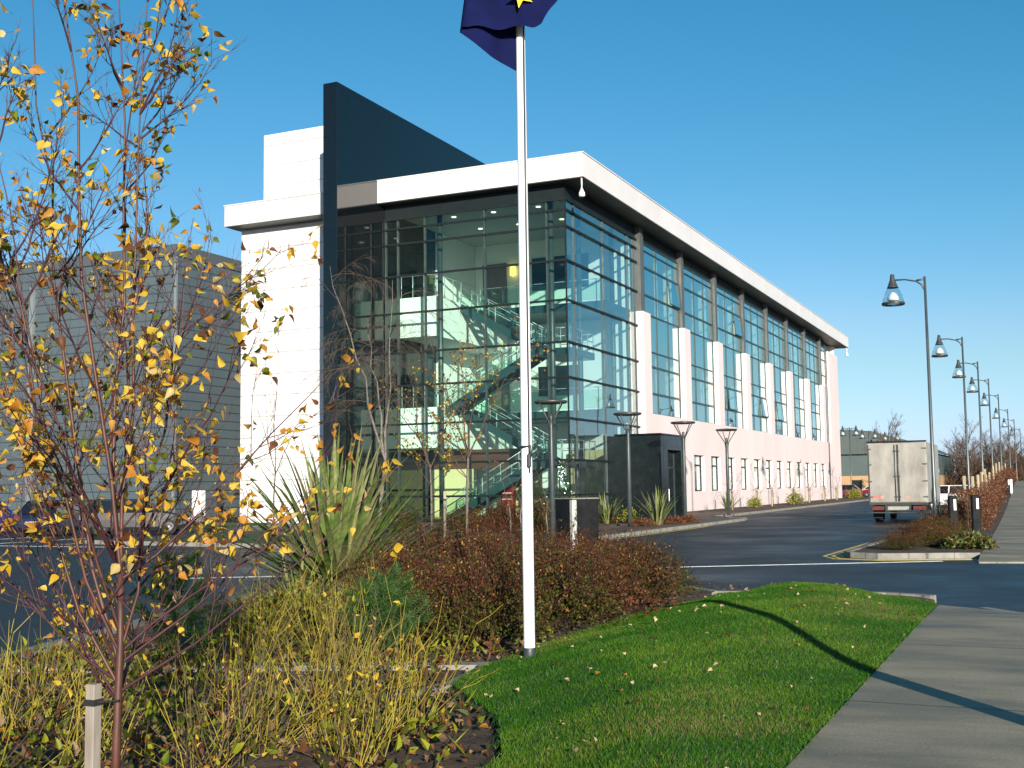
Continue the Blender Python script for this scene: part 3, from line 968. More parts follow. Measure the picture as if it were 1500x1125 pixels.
# ------------------------------------------------------------------ lamps, posts, flagpole
def bell_head(t, dx):
    sg = -1 if dx < 0 else 1
    b = MB()
    b.tube([(0, 0, -.55), (sg * .12, 0, -.3), (sg * .3, 0, -.16), (sg * .7, 0, -.06), (dx, 0, -.05)], [.03, .035, .03, .03, .03], 7)
    b.tube([(0, 0, -.1), (sg * .3, 0, -.13)], .035, 7)
    b.lathe([(.05, .18), (.07, .16), (.10, -.05), (.20, -.32), (.22, -.34), (.1, -.3)], 14, (dx, 0, 0))
    a = b.build('lamp_head', M['lamp_metal'], t)
    b = MB(); b.lathe([(.19, -.33), (.28, -.5), (.37, -.75), (.405, -.93)], 20, (dx, 0, 0), cap=False); b.build('glass_bell', M['bell_glass'], a)
    b = MB(); b.lathe([(.41, -.90), (.43, -.93), (.41, -.99), (.38, -.99), (.38, -.92)], 20, (dx, 0, 0), cap=False); b.build('rim', M['lamp_metal'], a)
    b = MB(); b.lathe([(.01, -.5), (.12, -.55), (.20, -.68), (.22, -.8), (.18, -.84), (.01, -.84)], 14, (dx, 0, 0)); b.build('reflector', M['reflector'], a)
    for o in a.children: pass
    return a
def street_lamp(loc, H, arms, name, label, group):
    t = thing(name, label, 'street lamp', loc, 0, group)
    b = MB()
    b.lathe([(.13, 0), (.13, .05), (.085, .08), (.085, 1.3), (.068, 1.4), (.045, H)], 12)
    b.build('pole', M['galv'], t)
    for dx in arms:
        a = bell_head(t, dx); a.location = (0, 0, H)
    return t
ordn = ['tall bell shaped street lamp nearest the camera, standing beside the parked truck', 'second bell shaped street lamp along the hedge from the truck', 'third bell shaped street lamp along the hedge from the truck', 'fourth bell shaped street lamp along the hedge from the truck', 'fifth bell shaped street lamp along the hedge from the truck', 'sixth bell shaped street lamp along the hedge from the truck', 'seventh bell shaped street lamp along the hedge from the truck', 'farthest bell shaped street lamp along the hedge']
L0 = street_lamp((15.58, -3.07, .1), 9.2, (-1.15,), 'street_lamp', ordn[0], 'bell lamps along the hedge')
for i, y in enumerate((17.3, 31.5, 45.5, 63, 87, 110, 140)):
    dup(L0, (15.55, y, .1), 0, ordn[i + 1])
D0 = street_lamp((-1.35, 89.5, 0), 8.0, (-.75, .75), 'double_street_lamp', 'double headed bell lamp beside the far end of the office block', 'double lamps in the far car park')
dup(D0, (-.6, 99.5, 0), 0, 'middle double headed bell lamp before the green roofed warehouse')
dup(D0, (.9, 109, 0), 0, 'double headed bell lamp just above the top of the truck')

def disc_lamp():
    t = thing('disc_lamp', '', 'lamp post', (0, 0, 0), 0, 'disc topped lamps before the office')
    b = MB(); b.lathe([(.12, 0), (.12, .04), (.085, .05), (.08, 3.5), (.08, 3.75), (.04, 3.78)], 14); b.build('pole', M['post_metal'], t)
    b = MB()
    for k in range(4):
        a = PI / 4 + k * PI / 2 + .35
        c, s = math.cos(a), math.sin(a)
        b.tube([(c * .06, s * .06, 3.45), (c * .1, s * .1, 3.72), (c * .5, s * .5, 4.32)], .022, 6)
    b.build('bracket', M['post_metal'], t)
    b = MB(); b.lathe([(.01, 4.30), (.5, 4.32), (.56, 4.36), (.54, 4.41), (.01, 4.45)], 24); b.build('disc', M['lamp_metal'], t)
    b = MB(); b.lathe([(.04, 3.78), (.06, 3.82), (.05, 3.95), (.01, 3.97)], 10); b.build('lamp', M['lamp_metal'], t)
    return t
dl = disc_lamp()
dl.location = (4.65, -13.15, .1); dl['label'] = 'disc topped lamp post nearest the flagpole, before the glass corner'
dup(dl, (4.65, -5.45, .1), .2, 'disc topped lamp post before the dark porch wall')
dup(dl, (4.6, 2.25, .1), .1, 'disc topped lamp post at the right edge of the porch')
dup(dl, (4.45, 10.55, .1), .3, 'disc topped lamp post farthest from the camera, before the pale wall')

# flagpole and flag
FPX_, FPY_ = 15.06, -38.55
t = thing('flagpole', 'white flagpole standing at the edge of the lawn', 'flagpole', (FPX_, FPY_, .08))
b = MB(); b.lathe([(.052, .12), (.052, 2.4), (.047, 4.5), (.043, 7.4), (.06, 7.45), (.06, 7.5), (.01, 7.56)], 16); b.build('pole', M['white_paint'], t)
b = MB(); b.lathe([(.058, 0), (.058, .13), (.053, .14)], 16); b.build('sleeve', M['post_metal'], t)
b = MB()
b.tube([(.05, -.05, 1.75), (.055, -.045, 7.2)], .007, 5)
b.bbox(.035, .065, -.08, -.035, 1.80, 1.93, .01)
b.tube([(-.03, -.06, 1.99), (.06, -.06, 2.0), (.07, -.05, 1.9)], .014, 5)
b.build('cleat', M['post_metal'], t)
# flag: hangs slack, wrapped round the pole, its lower fly corner hanging free on the left
tf = thing('flag', 'dark blue flag with yellow star draped round the flagpole top', 'flag', (FPX_, FPY_, .08))
b = MB()
nu, nv = 50, 20
rr, ff = Vector((rt0.x, rt0.y, 0)), Vector((fw0.x, fw0.y, 0))
FB_ = [(0, -.03, 0, 5.69), (.25, -.29, -.10, 5.82), (.5, -.58, -.16, 6.02), (.56, -.55, -.22, 6.06), (.8, .05, -.24, 6.05), (.9, .20, -.20, 6.08), (1, .36, -.16, 6.34)]
FT_ = [(0, -.03, 0, 7.20), (.25, -.22, -.10, 7.18), (.5, -.44, -.16, 7.14), (.56, -.42, -.22, 7.12), (.8, .12, -.26, 7.0), (.9, .34, -.2, 7.0), (1, .58, -.14, 7.05)]
def lerp_tab(T, u):
    for a, c in zip(T[:-1], T[1:]):
        if u <= c[0] + 1e-9:
            f = (u - a[0]) / (c[0] - a[0])
            return [a[k] + (c[k] - a[k]) * f for k in (1, 2, 3)]
    return list(T[-1][1:])
def flagpt(u, v):
    p, q = lerp_tab(FB_, u), lerp_tab(FT_, u)
    x, y, z = [a + (c - a) * v for a, c in zip(p, q)]
    y += .035 * math.sin(11 * u + 4 * v) * min(1, 4 * u)
    z += .02 * math.sin(40 * u + 2) * (1 - v) ** 3 * (u > .56)
    return rr * x + ff * y + Vector((0, 0, z - .08))
vs = [flagpt(i / nu, j / nv) for j in range(nv + 1) for i in range(nu + 1)]
fs = [(j * (nu + 1) + i, j * (nu + 1) + i + 1, (j + 1) * (nu + 1) + i + 1, (j + 1) * (nu + 1) + i) for j in range(nv) for i in range(nu)]
b.add(vs, fs, 0, True)
b.build('cloth', M['flag'], tf)
b = MB()
c0 = rr * .0 + ff * -.31 + Vector((0, 0, 6.245))
pts = []
for k in range(10):
    a = PI / 2 + k * PI / 5 + .5; r_ = .13 if k % 2 == 0 else .05
    pts.append(c0 + rr * (r_ * math.cos(a)) + Vector((0, 0, r_ * math.sin(a))) + ff * (.03 * math.cos(a)))
b.add([c0 - ff * .01] + pts, [(0, k + 1, (k + 1) % 10 + 1) for k in range(10)])
b.build('star', M['star'], tf)
# the pole behind the viewer that throws the shadow across lawn and path
t = thing('flagpole', 'second white flagpole beside the path, its shadow falling over the lawn', 'flagpole', (20.25, -41.29, .08))
b = MB(); b.lathe([(.105, .12), (.10, 2.4), (.09, 5), (.07, 8.4), (.08, 8.45), (.08, 8.5), (.01, 8.56)], 16); b.build('pole', M['white_paint'], t)
b = MB(); b.lathe([(.12, 0), (.12, .13), (.106, .14)], 16); b.build('sleeve', M['post_metal'], t)

# dark bollards with white reflectors
def bollard():
    t = thing('bollard', '', 'bollard', (0, 0, 0), 0, 'dark bollards by the hedge')
    b = MB(); b.bbox(-.13, .13, -.09, .09, 0, 1.15, .03); b.build('post', M['black'], t)
    b = MB(); b.box(.0, .07, -.096, -.0905, .72, 1.05); b.build('reflector', M['white_paint'], t)
    return t
b0 = bollard(); b0.location = (16.75, -10.6, .1); b0.rotation_euler.z = .35; b0['label'] = 'black bollard with white stripe nearest the tall street lamp'
dup(b0, (17.3, -9.0, .1), .35, 'black bollard with white stripe nearest the path and hedge end')
dup(b0, (edge_x(32) - .12, 32, .1 + rise(32)), .35, 'black bollard farther along, beside the white cabinet on the path')
t = thing('utility_cabinet', 'small white cabinet beside the hedge far along the path', 'cabinet', (edge_x(36) - .1, 36, .1 + rise(36)))
b = MB(); b.bbox(-.21, .21, -.15, .15, .05, .98, .03); b.build('housing', M['white_paint'], t)
b = MB(); b.box(-.18, .18, -.12, .12, 0, .05); b.build('plinth', M['kerb'], t)

# chipped pillar at the entrance
t = thing('stone_pillar', 'square black pillar with chipped white corner at the drive entrance', 'pillar', (9.6, -23.5, 0), R(-34))
b = MB(); b.bbox(-.36, .36, -.36, .36, 0, 1.40, .02); b.build('shaft', M['black'], t)
b = MB(); b.bbox(.25, .375, -.375, -.25, 0, 1.39, .015); b.build('chipped_corner', M['chipped'], t)
b = MB(); b.bbox(-.372, -.365, -.30, .30, .2, 1.2, .002); b.build('side_panel', M['dark_metal'], t)
b = MB(); b.bbox(-.38, .38, -.38, .38, 1.405, 1.435, .01); b.build('cap', M['kerb'], t)

# ------------------------------------------------------------------ vehicles
def wheel(t, x, y, r=.31, w=.2):
    sg = 1 if x > 0 else -1
    def ring(prof, m, name, par):
        b = MB(); n = 18; vs = []
        for rr_, xx in prof:
            for k in range(n):
                a = 2 * PI * k / n
                vs.append((x + sg * xx, y + rr_ * math.cos(a), r + rr_ * math.sin(a)))
        fs = [(i * n + k, i * n + (k + 1) % n, (i + 1) * n + (k + 1) % n, (i + 1) * n + k) for i in range(len(prof) - 1) for k in range(n)]
        b.add(vs, fs, 0, True)
        b.f.append([len(prof) * n - n + k for k in range(n)]); b.m.append(0); b.s.append(False)
        return b.build(name, m, par)
    o = ring([(r * .6, -w / 2), (r * .95, -w / 2), (r, -w * .35), (r, w * .35), (r * .95, w / 2), (r * .66, w / 2), (r * .64, w * .3)], M['rubber'], 'wheel', t)
    ring([(r * .64, w * .3), (r * .6, w * .46), (r * .3, w * .3), (r * .15, w * .5), (.01, w * .52)], M['rim'], 'rim', o)

def car(label, paint, loc, rz, est=False, group=None):
    """car along +Y (front at +Y), lofted body"""
    t = thing('parked_car', label, 'car', loc, rz, group)
    def loft(secs, mi=0):
        b = MB(); n = len(secs[0]); vs = [p for s in secs for p in s]
        fs = [(i * n + k, i * n + (k + 1) % n, (i + 1) * n + (k + 1) % n, (i + 1) * n + k) for i in range(len(secs) - 1) for k in range(n)]
        fs += [tuple(range(n - 1, -1, -1)), tuple(range((len(secs) - 1) * n, len(secs) * n))]
        b.add(vs, fs, mi, False)
        return b
    def sec(y, z0, z1, w, sh=.06):
        return [(-w + .05, y, z0), (w - .05, y, z0), (w, y, z0 + .15), (w, y, (z0 + z1) / 2 + .05), (w - sh, y, z1 - .03), (w - sh - .1, y, z1), (-w + sh + .1, y, z1), (-w + sh, y, z1 - .03), (-w, y, (z0 + z1) / 2 + .05), (-w, y, z0 + .15)]
    rear = .95 if est else .88
    b = loft([sec(-2.08, .38, .72, .72), sec(-2.0, .28, rear - .03, .8), sec(-1.5, .2, .93, .84), sec(0, .18, .92, .85), sec(.95, .18, .92, .84), sec(1.5, .2, .82, .82), sec(1.98, .28, .68, .76), sec(2.08, .36, .58, .66)])
    body = b.build('body', paint, t)
    yb = -1.98 if est else -1.75
    def csec(y, z, w):
        return [(-w, y, z), (w, y, z)]
    def cab(off):
        lo = [(yb - off, .9), (1.12 + off, .9)]
        hi = [(yb + (.3 if est else .55) - off, 1.40 + off), (.28 + off, 1.42 + off)]
        return lo, hi
    lo, hi = cab(0)
    w0, w1 = .77, .60
    b = MB()
    vs = [(-w0, lo[0][0], .9), (w0, lo[0][0], .9), (w0, lo[1][0], .9), (-w0, lo[1][0], .9), (-w1, hi[0][0], 1.38), (w1, hi[0][0], 1.38), (w1, hi[1][0], 1.38), (-w1, hi[1][0], 1.38)]
    b.add(vs, [(0, 1, 5, 4), (1, 2, 6, 5), (2, 3, 7, 6), (3, 0, 4, 7)])
    b.build('windows', M['car_glass'], t)
    b = MB()
    b.bbox(-w1 - .01, w1 + .01, hi[0][0] - .04, hi[1][0] + .03, 1.36, 1.43, .03)
    for sx in (-1, 1):
        for ya, yc in ((lo[0][0], hi[0][0]), (lo[1][0], hi[1][0]), (-.35, -.35), (.45, .2) if False else (-.36, -.34)):
            b.beam((sx * (w0 + .004), ya, .9), (sx * (w1 + .004), yc, 1.38), .05, .07)
    b.build('roof', paint, t)
    for x in (-.74, .74):
        for y in (-1.28, 1.32):
            wheel(t, x, y)
    for sx in (-1, 1):
        b = MB(); b.bbox(sx * .62 - .13, sx * .62 + .13, -2.1, -1.99, .62, .84, .02); b.build('taillight', M['lamp_red'], t)
        b = MB(); b.bbox(sx * .52 - .15, sx * .52 + .15, 1.98, 2.09, .54, .68, .02); b.build('headlight', M['reflector'], t)
    b = MB(); b.box(-.26, .26, -2.115, -2.085, .5, .61); b.box(-.26, .26, 2.085, 2.11, .40, .5); b.build('number_plate', M['plate'], t)
    return t
P = {k: mat('car_paint_' + k, c, rough=.45, spec=.3, coat=.15) for k, c in dict(blue=(.012, .02, .26), navy=(.010, .016, .05), grey=(.010, .011, .013), white=(.72, .72, .72), maroon=(.13, .012, .03), red=(.3, .015, .02), silver=(.35, .37, .39), teal=(.05, .10, .13)).items()}
car('dark grey hatchback seen side on behind the young birch', P['grey'], (-14.0, -11.9, 0), R(-55), est=True)
car('dark blue car with red tail lights behind the young birch trunk', P['navy'], (-17.6, -12.6, 0), R(20))
car('bright blue car partly cut by the left edge of the photo', P['blue'], (-21.2, -13.8, 0), R(195))
car('silver blue car half hidden behind the maroon one by the office corner', P['silver'], (-2.9, 93, 0), R(80))
car('maroon car nearest the far corner of the office', P['maroon'], (-1.9, 86.5, 0), R(100))
car('white topped car parked before the tan brick wall', P['white'], (.3, 97, 0), R(60))
car('red car beside the white one near the truck', P['red'], (1.3, 92.5, 0), R(85))
car('white car showing its side window just right of the truck', P['white'], (13.3, 32.5, 0), R(75), est=True)
car('teal car behind the hedge right of the tall street lamp', P['teal'], (13.5, 39, 0), R(80), est=True)
car('dark blue car behind the hedge, roof only showing', P['navy'], (13.5, 45, 0), R(85))
car('silver car farthest along behind the hedge', P['silver'], (13.5, 57, 0), R(85), est=True)

# truck, seen from behind
t = thing('box_truck', 'dirty pale box truck seen from behind on the drive', 'truck', (13.68, 2.4, 0))
b = MB(); b.bbox(-1.18, 1.18, .05, 5.6, .82, 3.34, .03); b.build('box_body', M['box_frame'], t)
for sx in (-1, 1):
    x0, x1 = (-1.12, -.012) if sx < 0 else (.012, 1.12)
    b = MB(); b.bbox(x0, x1, 0, .048, .86, 3.27, .012)
    d = b.build('rear_door', M['box_dirty'], t)
    b = MB(); b.box(x0 + .1, x0 + .55, -.004, -.001, 1.0, 1.14) if sx < 0 else b.box(x0 + .25, x0 + .5, -.004, -.001, 1.0, 1.1); b.build('faded_marking', M['red_tape'], d)
    b = MB(); b.tube([(sx * .07, -.03, .9), (sx * .07, -.03, 3.24)], .018, 6)
    for z in (1.05, 1.9, 2.95):
        b.box(sx * .07 - .05, sx * .07 + .05, -.04, -.002, z, z + .06)
    b.build('lock_bar', M['galv'], d)
    b = MB()
    for z in (1.05, 1.7, 2.4, 3.05):
        b.box(sx * 1.1 - .09, sx * 1.1 + .09, -.02, -.002, z, z + .05)
    b.build('hinge', M['galv'], d)
b = MB(); b.box(-1.2, 1.2, -.02, .1, 3.345, 3.40); b.build('top_rail', M['dark_metal'], t)
b = MB(); b.bbox(-1.17, 1.17, -.06, .12, .74, .81, .01); b.bbox(-1.2, 1.2, -.1, .0, .40, .46, .01); b.box(-.5, .5, -.04, .1, .5, .73); b.build('bumper', M['lamp_metal'], t)
for sx in (-1, 1):
    b = MB(); b.bbox(sx * .82 - .25, sx * .82 + .25, -.08, .02, .52, .70, .02); b.build('taillight', M['lamp_red'], t)
b = MB(); b.box(-.42, .42, -.06, -.041, .54, .68); b.build('number_plate', M['plate'], t)
b = MB(); b.box(-.45, -.35, .1, 7.4, .5, .75); b.box(.35, .45, .1, 7.4, .5, .75); b.build('chassis', M['rubber'], t)
for sx in (-1, 1):
    wheel(t, sx * .95, 1.5, .40, .34); wheel(t, sx * .97, 6.4, .40, .24)
    b = MB(); b.box(sx * .95 - .2, sx * .95 + .2, .95, .97, .15, .7); b.build('mudflap', M['rubber'], t)
b = MB(); b.bbox(-1.05, 1.05, 5.75, 7.5, .5, 2.4, .12); cb = b.build('cab', M['white_paint'], t)
b = MB(); b.box(-.95, .95, 7.49, 7.515, 1.4, 2.15); b.box(-1.062, -1.045, 6.4, 7.2, 1.4, 2.1); b.box(1.045, 1.062, 6.4, 7.2, 1.4, 2.1); b.build('windscreen', M['car_glass'], cb)

# ------------------------------------------------------------------ plants
UP = Vector((0, 0, 1))
TWMIN = .0016
def grow(mb, p, d, L, r, lvl, tips, rise=.15, wob=.18, kids=(5, 4, 3), spread=.75, ratio=.55, n=5, mi=0, kz=(.25, 1)):
    """a branch and its side branches; tips collects (point, direction, level)"""
    seg = max(3, int(3 + L * 3)) if lvl < 2 else 3
    pts = [p.copy()]; rads = [r]
    q = p.copy(); d = d.normalized()
    for i in range(seg):
        d = (d + rdir() * wob + UP * rise / seg).normalized()
        q = q + d * (L / seg)
        pts.append(q.copy()); rads.append(r * (1 - .8 * (i + 1) / seg))
        if lvl >= 1:
            tips.append((q.copy(), d.copy(), lvl))
    mb.tube(pts, rads, n if lvl < 2 else 3, mi, cap=False)
    if lvl < len(kids):
        for k in range(kids[lvl]):
            t = rnd(*kz)
            f = t * seg; i = min(seg - 1, int(f))
            pp = pts[i].lerp(pts[i + 1], f - i)
            bd = (pts[i + 1] - pts[i]).normalized()
            side = bd.cross(rdir())
            side = side.normalized() if side.length > .01 else Vector((1, 0, 0))
            grow(mb, pp, bd + side * spread, L * ratio * rnd(.7, 1.2) * (1.15 - .5 * t), max(TWMIN, rads[i] * .6), lvl + 1, tips, rise, wob, kids, spread, ratio, n, mi, (.15, 1))

# young birch in the foreground
random.seed(21)
t = thing('young_birch', 'young birch with reddish twigs and sparse yellow leaves in the left foreground', 'birch tree', (15.42, -44.22, .03))
bt = MB(); bl = MB()
R3, F3 = Vector((rt0.x, rt0.y, 0)), Vector((fw0.x, fw0.y, 0))
trunk = [Vector((0, 0, 0)), Vector((.01, 0, .5)), Vector((.015, .01, .95)), Vector((.0, .02, 1.3))]
bt.tube(trunk, [.0235, .021, .018, .015], 9, 0)
tips = []
tw = MB()
leaders = []
for (rx, fy, z0, zt, r0_) in ((-.62, .10, .85, 4.6, .011), (-.36, -.15, 1.28, 5.0, .012), (-.14, .25, 1.28, 4.9, .011), (.10, -.05, 1.25, 4.5, .010), (-.02, .4, 1.1, 3.9, .009), (-.75, -.30, .9, 4.0, .009), (.30, .05, .9, 3.0, .008), (-.95, .05, .75, 3.4, .009), (-.5, -.6, 1.0, 3.6, .008)):
    p0_ = trunk[2].lerp(trunk[3], (z0 - .95) / .35) if z0 > .95 else trunk[1].lerp(trunk[2], (z0 - .5) / .45)
    pts = []
    for k in range(9):
        u = k / 8
        q = p0_ + (R3 * rx + F3 * fy) * (u ** .8) + UP * (zt - z0) * u + (rdir() * .035 if k else Vector())
        pts.append(q)
    bt.tube(pts, [r0_ * (1 - .85 * k / 8) for k in range(9)], 6, 0, cap=False)
    leaders.append(pts)
def side_branch(p, L, el, r):
    a = rnd(0, 6.283)
    grow(tw, p, Vector((math.cos(a), math.sin(a), math.tan(el))), L, r, 0, tips, rise=.4, wob=.17, kids=(8, 4), spread=.62, ratio=.45, n=5)
for k in range(15):
    z = rnd(.62, 1.3)
    i = 1 if z < .95 else 2
    p = trunk[i].lerp(trunk[i + 1], (z - trunk[i].z) / (trunk[i + 1].z - trunk[i].z))
    side_branch(p, rnd(.9, 1.65), rnd(.4, .85), .0085)
for pts in leaders:
    for k in range(8):
        u = rnd(.06, .95); f = u * 8; i = min(7, int(f))
        p = pts[i].lerp(pts[i + 1], f - i)
        L = max(.25, (1.12 - .2 * p.z) * rnd(.7, 1.2) + .12)
        side_branch(p, L, rnd(.6, 1.05), .006)
random.shuffle(tips)
cnt = 0
for (p, d, lv) in tips:
    if cnt > 3000: break
    if random.random() < (.34 if p.z < 2.4 else .15):
        m = random.choices((0, 1, 2, 3, 4), (42, 20, 12, 12, 14))[0]
        for q in range(random.choice((1, 1, 2, 3))):
            L = rnd(.03, .066)
            dd = (d * .3 + rdir() * .8 + Vector((0, 0, -.5))).normalized()
            q0 = p + dd * rnd(.012, .03)
            tw.tube([p, q0], .0009, 3, 0, cap=False)
            bl.bleaf(q0, dd, rdir(), L, L * rnd(.45, .85), m if random.random() < .7 else random.choice((0, 1)), fold=rnd(.02, .6), curl=rnd(-.3, .7)); cnt += 1
bt.build('trunk', M['bark_red'], t)
tw.build('branches', M['twig_dark'], t)
bl.build('leaves', [M['leaf_yellow'], M['leaf_orange'], M['leaf_green'], M['leaf_brown'], leaf_mat('leaf_pale', (.62, .45, .16), (.70, .55, .24))], t)
ts = thing('tree_stake', 'pale square timber stake with strap beside the young birch trunk', 'stake', (15.36, -44.3, 0))
b = MB(); b.bbox(-.027, .027, -.027, .027, 0, .80, .004); b.build('post', M['timber_grey'], ts)
b = MB(); b.box(-.031, .031, -.031, .031, .70, .73); b.tube([(.03, 0, .715), (.11, .05, .72)], .006, 4); b.build('strap', M['rubber'], ts)

# bare or thinly leaved saplings
TWMIN = .0055
def sapling(name, label, loc, H, nleaf, mats, seed, weep=False, forks=2, stake=None, group=None, barkm='bark_grey', kids=(5, 4), r=.035, ratio=.45, lsize=.06):
    random.seed(seed)
    t = thing(name, label, 'tree', loc, 0, group)
    tb = MB(); tw = MB(); tips = []
    tb.tube([(0, 0, 0), (rnd(-.05, .05), rnd(-.05, .05), H * .25), (rnd(-.08, .08), rnd(-.08, .08), H * .42)], [r, r * .85, r * .7], 7, 0)
    top = Vector(tb.v[-1]) * 1.0; top.z = H * .40
    for f in range(forks):
        a = 2 * PI * f / forks + rnd(0, 1)
        d = Vector((math.cos(a) * .35, math.sin(a) * .35, 1))
        grow(tw, Vector((top.x, top.y, H * .4)), d, H * .58, r * .6, 0, tips, rise=-.5 if weep else .2, wob=.16, kids=kids, spread=.85, ratio=ratio, n=5)
    for k in range(4):
        a = rnd(0, 6.28); z = H * rnd(.15, .4)
        grow(tw, Vector((0, 0, z)), Vector((math.cos(a), math.sin(a), 1.0)), H * .3, r * .35, 0, tips, rise=.2, wob=.15, kids=kids, spread=.8, ratio=ratio, n=4)
    tb.build('trunk', M[barkm], t); tw.build('branches', M[barkm if barkm != 'bark_grey' else 'bark_brown'], t)
    if nleaf:
        lf = MB()
        for i in range(nleaf):
            p, d, lv = random.choice(tips)
            L = lsize * rnd(.7, 1.3); dd = (rdir() + Vector((0, 0, -.4))).normalized()
            lf.leaf(p, dd, rdir(), L, L * .8, random.randrange(len(mats)), .2)
        lf.build('leaves', [M[m] for m in mats], t)
    return t
def stake(label, loc, h=1.2, group='stakes of the saplings', w=.04):
    t = thing('tree_stake', label, 'stake', loc, rnd(0, 1), group)
    b = MB(); b.bbox(-w, w, -w, w, 0, h, .006); b.build('post', M['timber'], t)
    b = MB(); b.box(-w - .006, w + .006, -w - .006, w + .006, h * .8, h * .84); b.build('strap', M['rubber'], t)
    return t
random.seed(3)
TWMIN = .0036
t = thing('weeping_birch', 'bare forked birch with drooping twigs before the dark stone fin', 'tree', (.6, -17.5, .1))
tb = MB(); tw = MB(); tips = []
tb.tube([(0, 0, 0), R3 * .12 + UP * .9, R3 * .2 + UP * 1.7, R3 * .3 + UP * 2.5], [.075, .065, .058, .05], 8)
for (rx, fy, zt) in ((-1.55, .3, 8.6), (.55, -.2, 8.0), (-.4, .9, 7.0)):
    p0_ = R3 * .3 + UP * 2.45
    pts = [p0_ + (R3 * (rx - .3) + F3 * fy) * (k / 8) + UP * (zt - 2.45) * (k / 8) ** .9 + (rdir() * .09 if k else Vector()) for k in range(9)]
    tb.tube(pts, [.042 * (1 - .85 * k / 8) for k in range(9)], 6, 0, cap=False)
    for k in range(13):
        f = rnd(1.5, 7.9); i = int(f); p = pts[i].lerp(pts[i + 1], f - i); a = rnd(0, 6.283)
        grow(tw, p, Vector((math.cos(a), math.sin(a), .75)), rnd(1.3, 2.3), .012, 0, tips, rise=-1.05, wob=.2, kids=(10, 4), spread=.6, ratio=.5, n=4)
tb.build('trunk', M['bark_grey'], t); tw.build('branches', M['bark_brown'], t)
TWMIN = .0055
sapling('young_birch', 'leaning sapling with orange leaves before the atrium staircase', (2.6, -15.3, .1), 6.4, 950, ['leaf_orange', 'leaf_yellow', 'leaf_green', 'leaf_brown'], 5, forks=4, r=.05, kids=(7, 4), lsize=.075)
sapling('young_birch', 'greenish leaved sapling between the fin and the leaning sapling', (1.5, -15.6, .1), 5.6, 620, ['leaf_green', 'leaf_olive', 'leaf_yellow'], 8, forks=3, r=.04, kids=(6, 4), lsize=.07)
sapling('bare_sapling', 'bare upright sapling before the white wall left of the stone fin', (-5.2, -14.8, .1), 5.4, 0, [], 11, forks=4, kids=(4, 2), r=.03, barkm='bark_brown', ratio=.3)
sapling('bare_sapling', 'thin bare sapling at the left edge of the white wall', (-9.5, -12.5, .1), 4.2, 25, ['leaf_yellow'], 13, forks=2, r=.035, barkm='twig_dark')
stake('pale stake beside the leaning orange leaved sapling', (2.3, -16.2, .1), 1.5)
for i, (dx, dy) in enumerate(((3.3, -13.5), (3.9, -13.9), (4.5, -13.2))):
    sapling('young_tree', ['left of three slim saplings before the lobby', 'middle of three slim saplings before the lobby', 'right of three slim saplings before the lobby'][i], (dx, dy, .1), 2.6, 25, ['leaf_orange', 'leaf_green'], 30 + i, forks=2, r=.028, kids=(3, 2))
wl = ['first', 'second', 'third', 'fourth', 'fifth', 'sixth', 'seventh']
for i, y in enumerate((20.5, 27, 31.5, 39, 45, 52, 58)):
    sapling('wall_sapling', wl[i] + ' thin bare sapling counted from the porch along the pale wall', (2.2, y, .16), 2.9, 12 if i % 2 else 0, ['leaf_brown', 'leaf_yellow'], 40 + i, forks=2, kids=(3, 2), r=.025, group='saplings along the pale wall')
    stake(wl[i] + ' timber stake counted from the porch along the pale wall', (2.0, y + .55, .16), 1.25, 'stakes along the pale wall', .05)

# spiky phormium style clumps
def spiky(name, label, loc, nblade, L, w, mats, wts, seed, lean=(.05, 1.1), group=None):
    random.seed(seed)
    t = thing(name, label, 'spiky plant', loc, 0, group)
    b = MB()
    for i in range(nblade):
        a = rnd(0, 2 * PI); th = rnd(*lean) * (1 if random.random() < .8 else 1.25)
        l = L * rnd(.6, 1.05); ww = w * rnd(.7, 1.1)
        h = Vector((math.cos(a), math.sin(a), 0)); sd = Vector((-math.sin(a), math.cos(a), 0))
        p = h * rnd(0, .14) + sd * rnd(-.1, .1)
        n = 6; vs = []
        droop = rnd(.0, .25) + (.5 if random.random() < .2 else 0)
        ang = th * .72
        for k in range(n + 1):
            u = k / n
            wd = ww * (.55 + .9 * u if u < .4 else .91 * (1 - ((u - .4) / .6) ** 1.7) + .03)
            nrm = (UP * math.sin(ang) - h * math.cos(ang))
            vs += [p + sd * wd / 2 - nrm * wd * .18, p + nrm * .0, p - sd * wd / 2 - nrm * wd * .18]
            p = p + (h * math.sin(ang) + UP * math.cos(ang)) * (l / n)
            ang += (th * .28 + droop * u * 2) / n * 1.4
        fs = []
        for k in range(n):
            o = k * 3
            fs += [(o, o + 1, o + 4, o + 3), (o + 1, o + 2, o + 5, o + 4)]
        b.add(vs, fs, random.choices(range(len(mats)), wts)[0], True)
    b.build('leaves', [M[m] for m in mats], t)
    c = MB(); c.lathe([(.02, 0), (.14, .02), (.1, .16), (.02, .22)], 10); c.build('base', M['blade_dead'], t)
    return t
spiky('spiky_shrub', 'big clump of long green sword shaped leaves right of the young birch', (10.15, -34.3, .07), 230, 2.55, .115, ['blade', 'blade_pale', 'blade_dead'], (66, 31, 3), 4, (.05, 1.5))
spiky('spiky_shrub', 'low sprawl of pale floppy leaves at the foot of the big sword leaved clump', (10.3, -35.4, .07), 90, 1.15, .05, ['blade_pale', 'blade', 'blade_dead'], (45, 35, 20), 5, (.7, 1.5))
spiky('spiky_shrub', 'pale striped spiky plant before the dark porch wall beside the yellow bush', (2.9, -3.2, .16), 50, 1.35, .08, ['blade_pale', 'blade'], (70, 30), 6, (.05, .85))
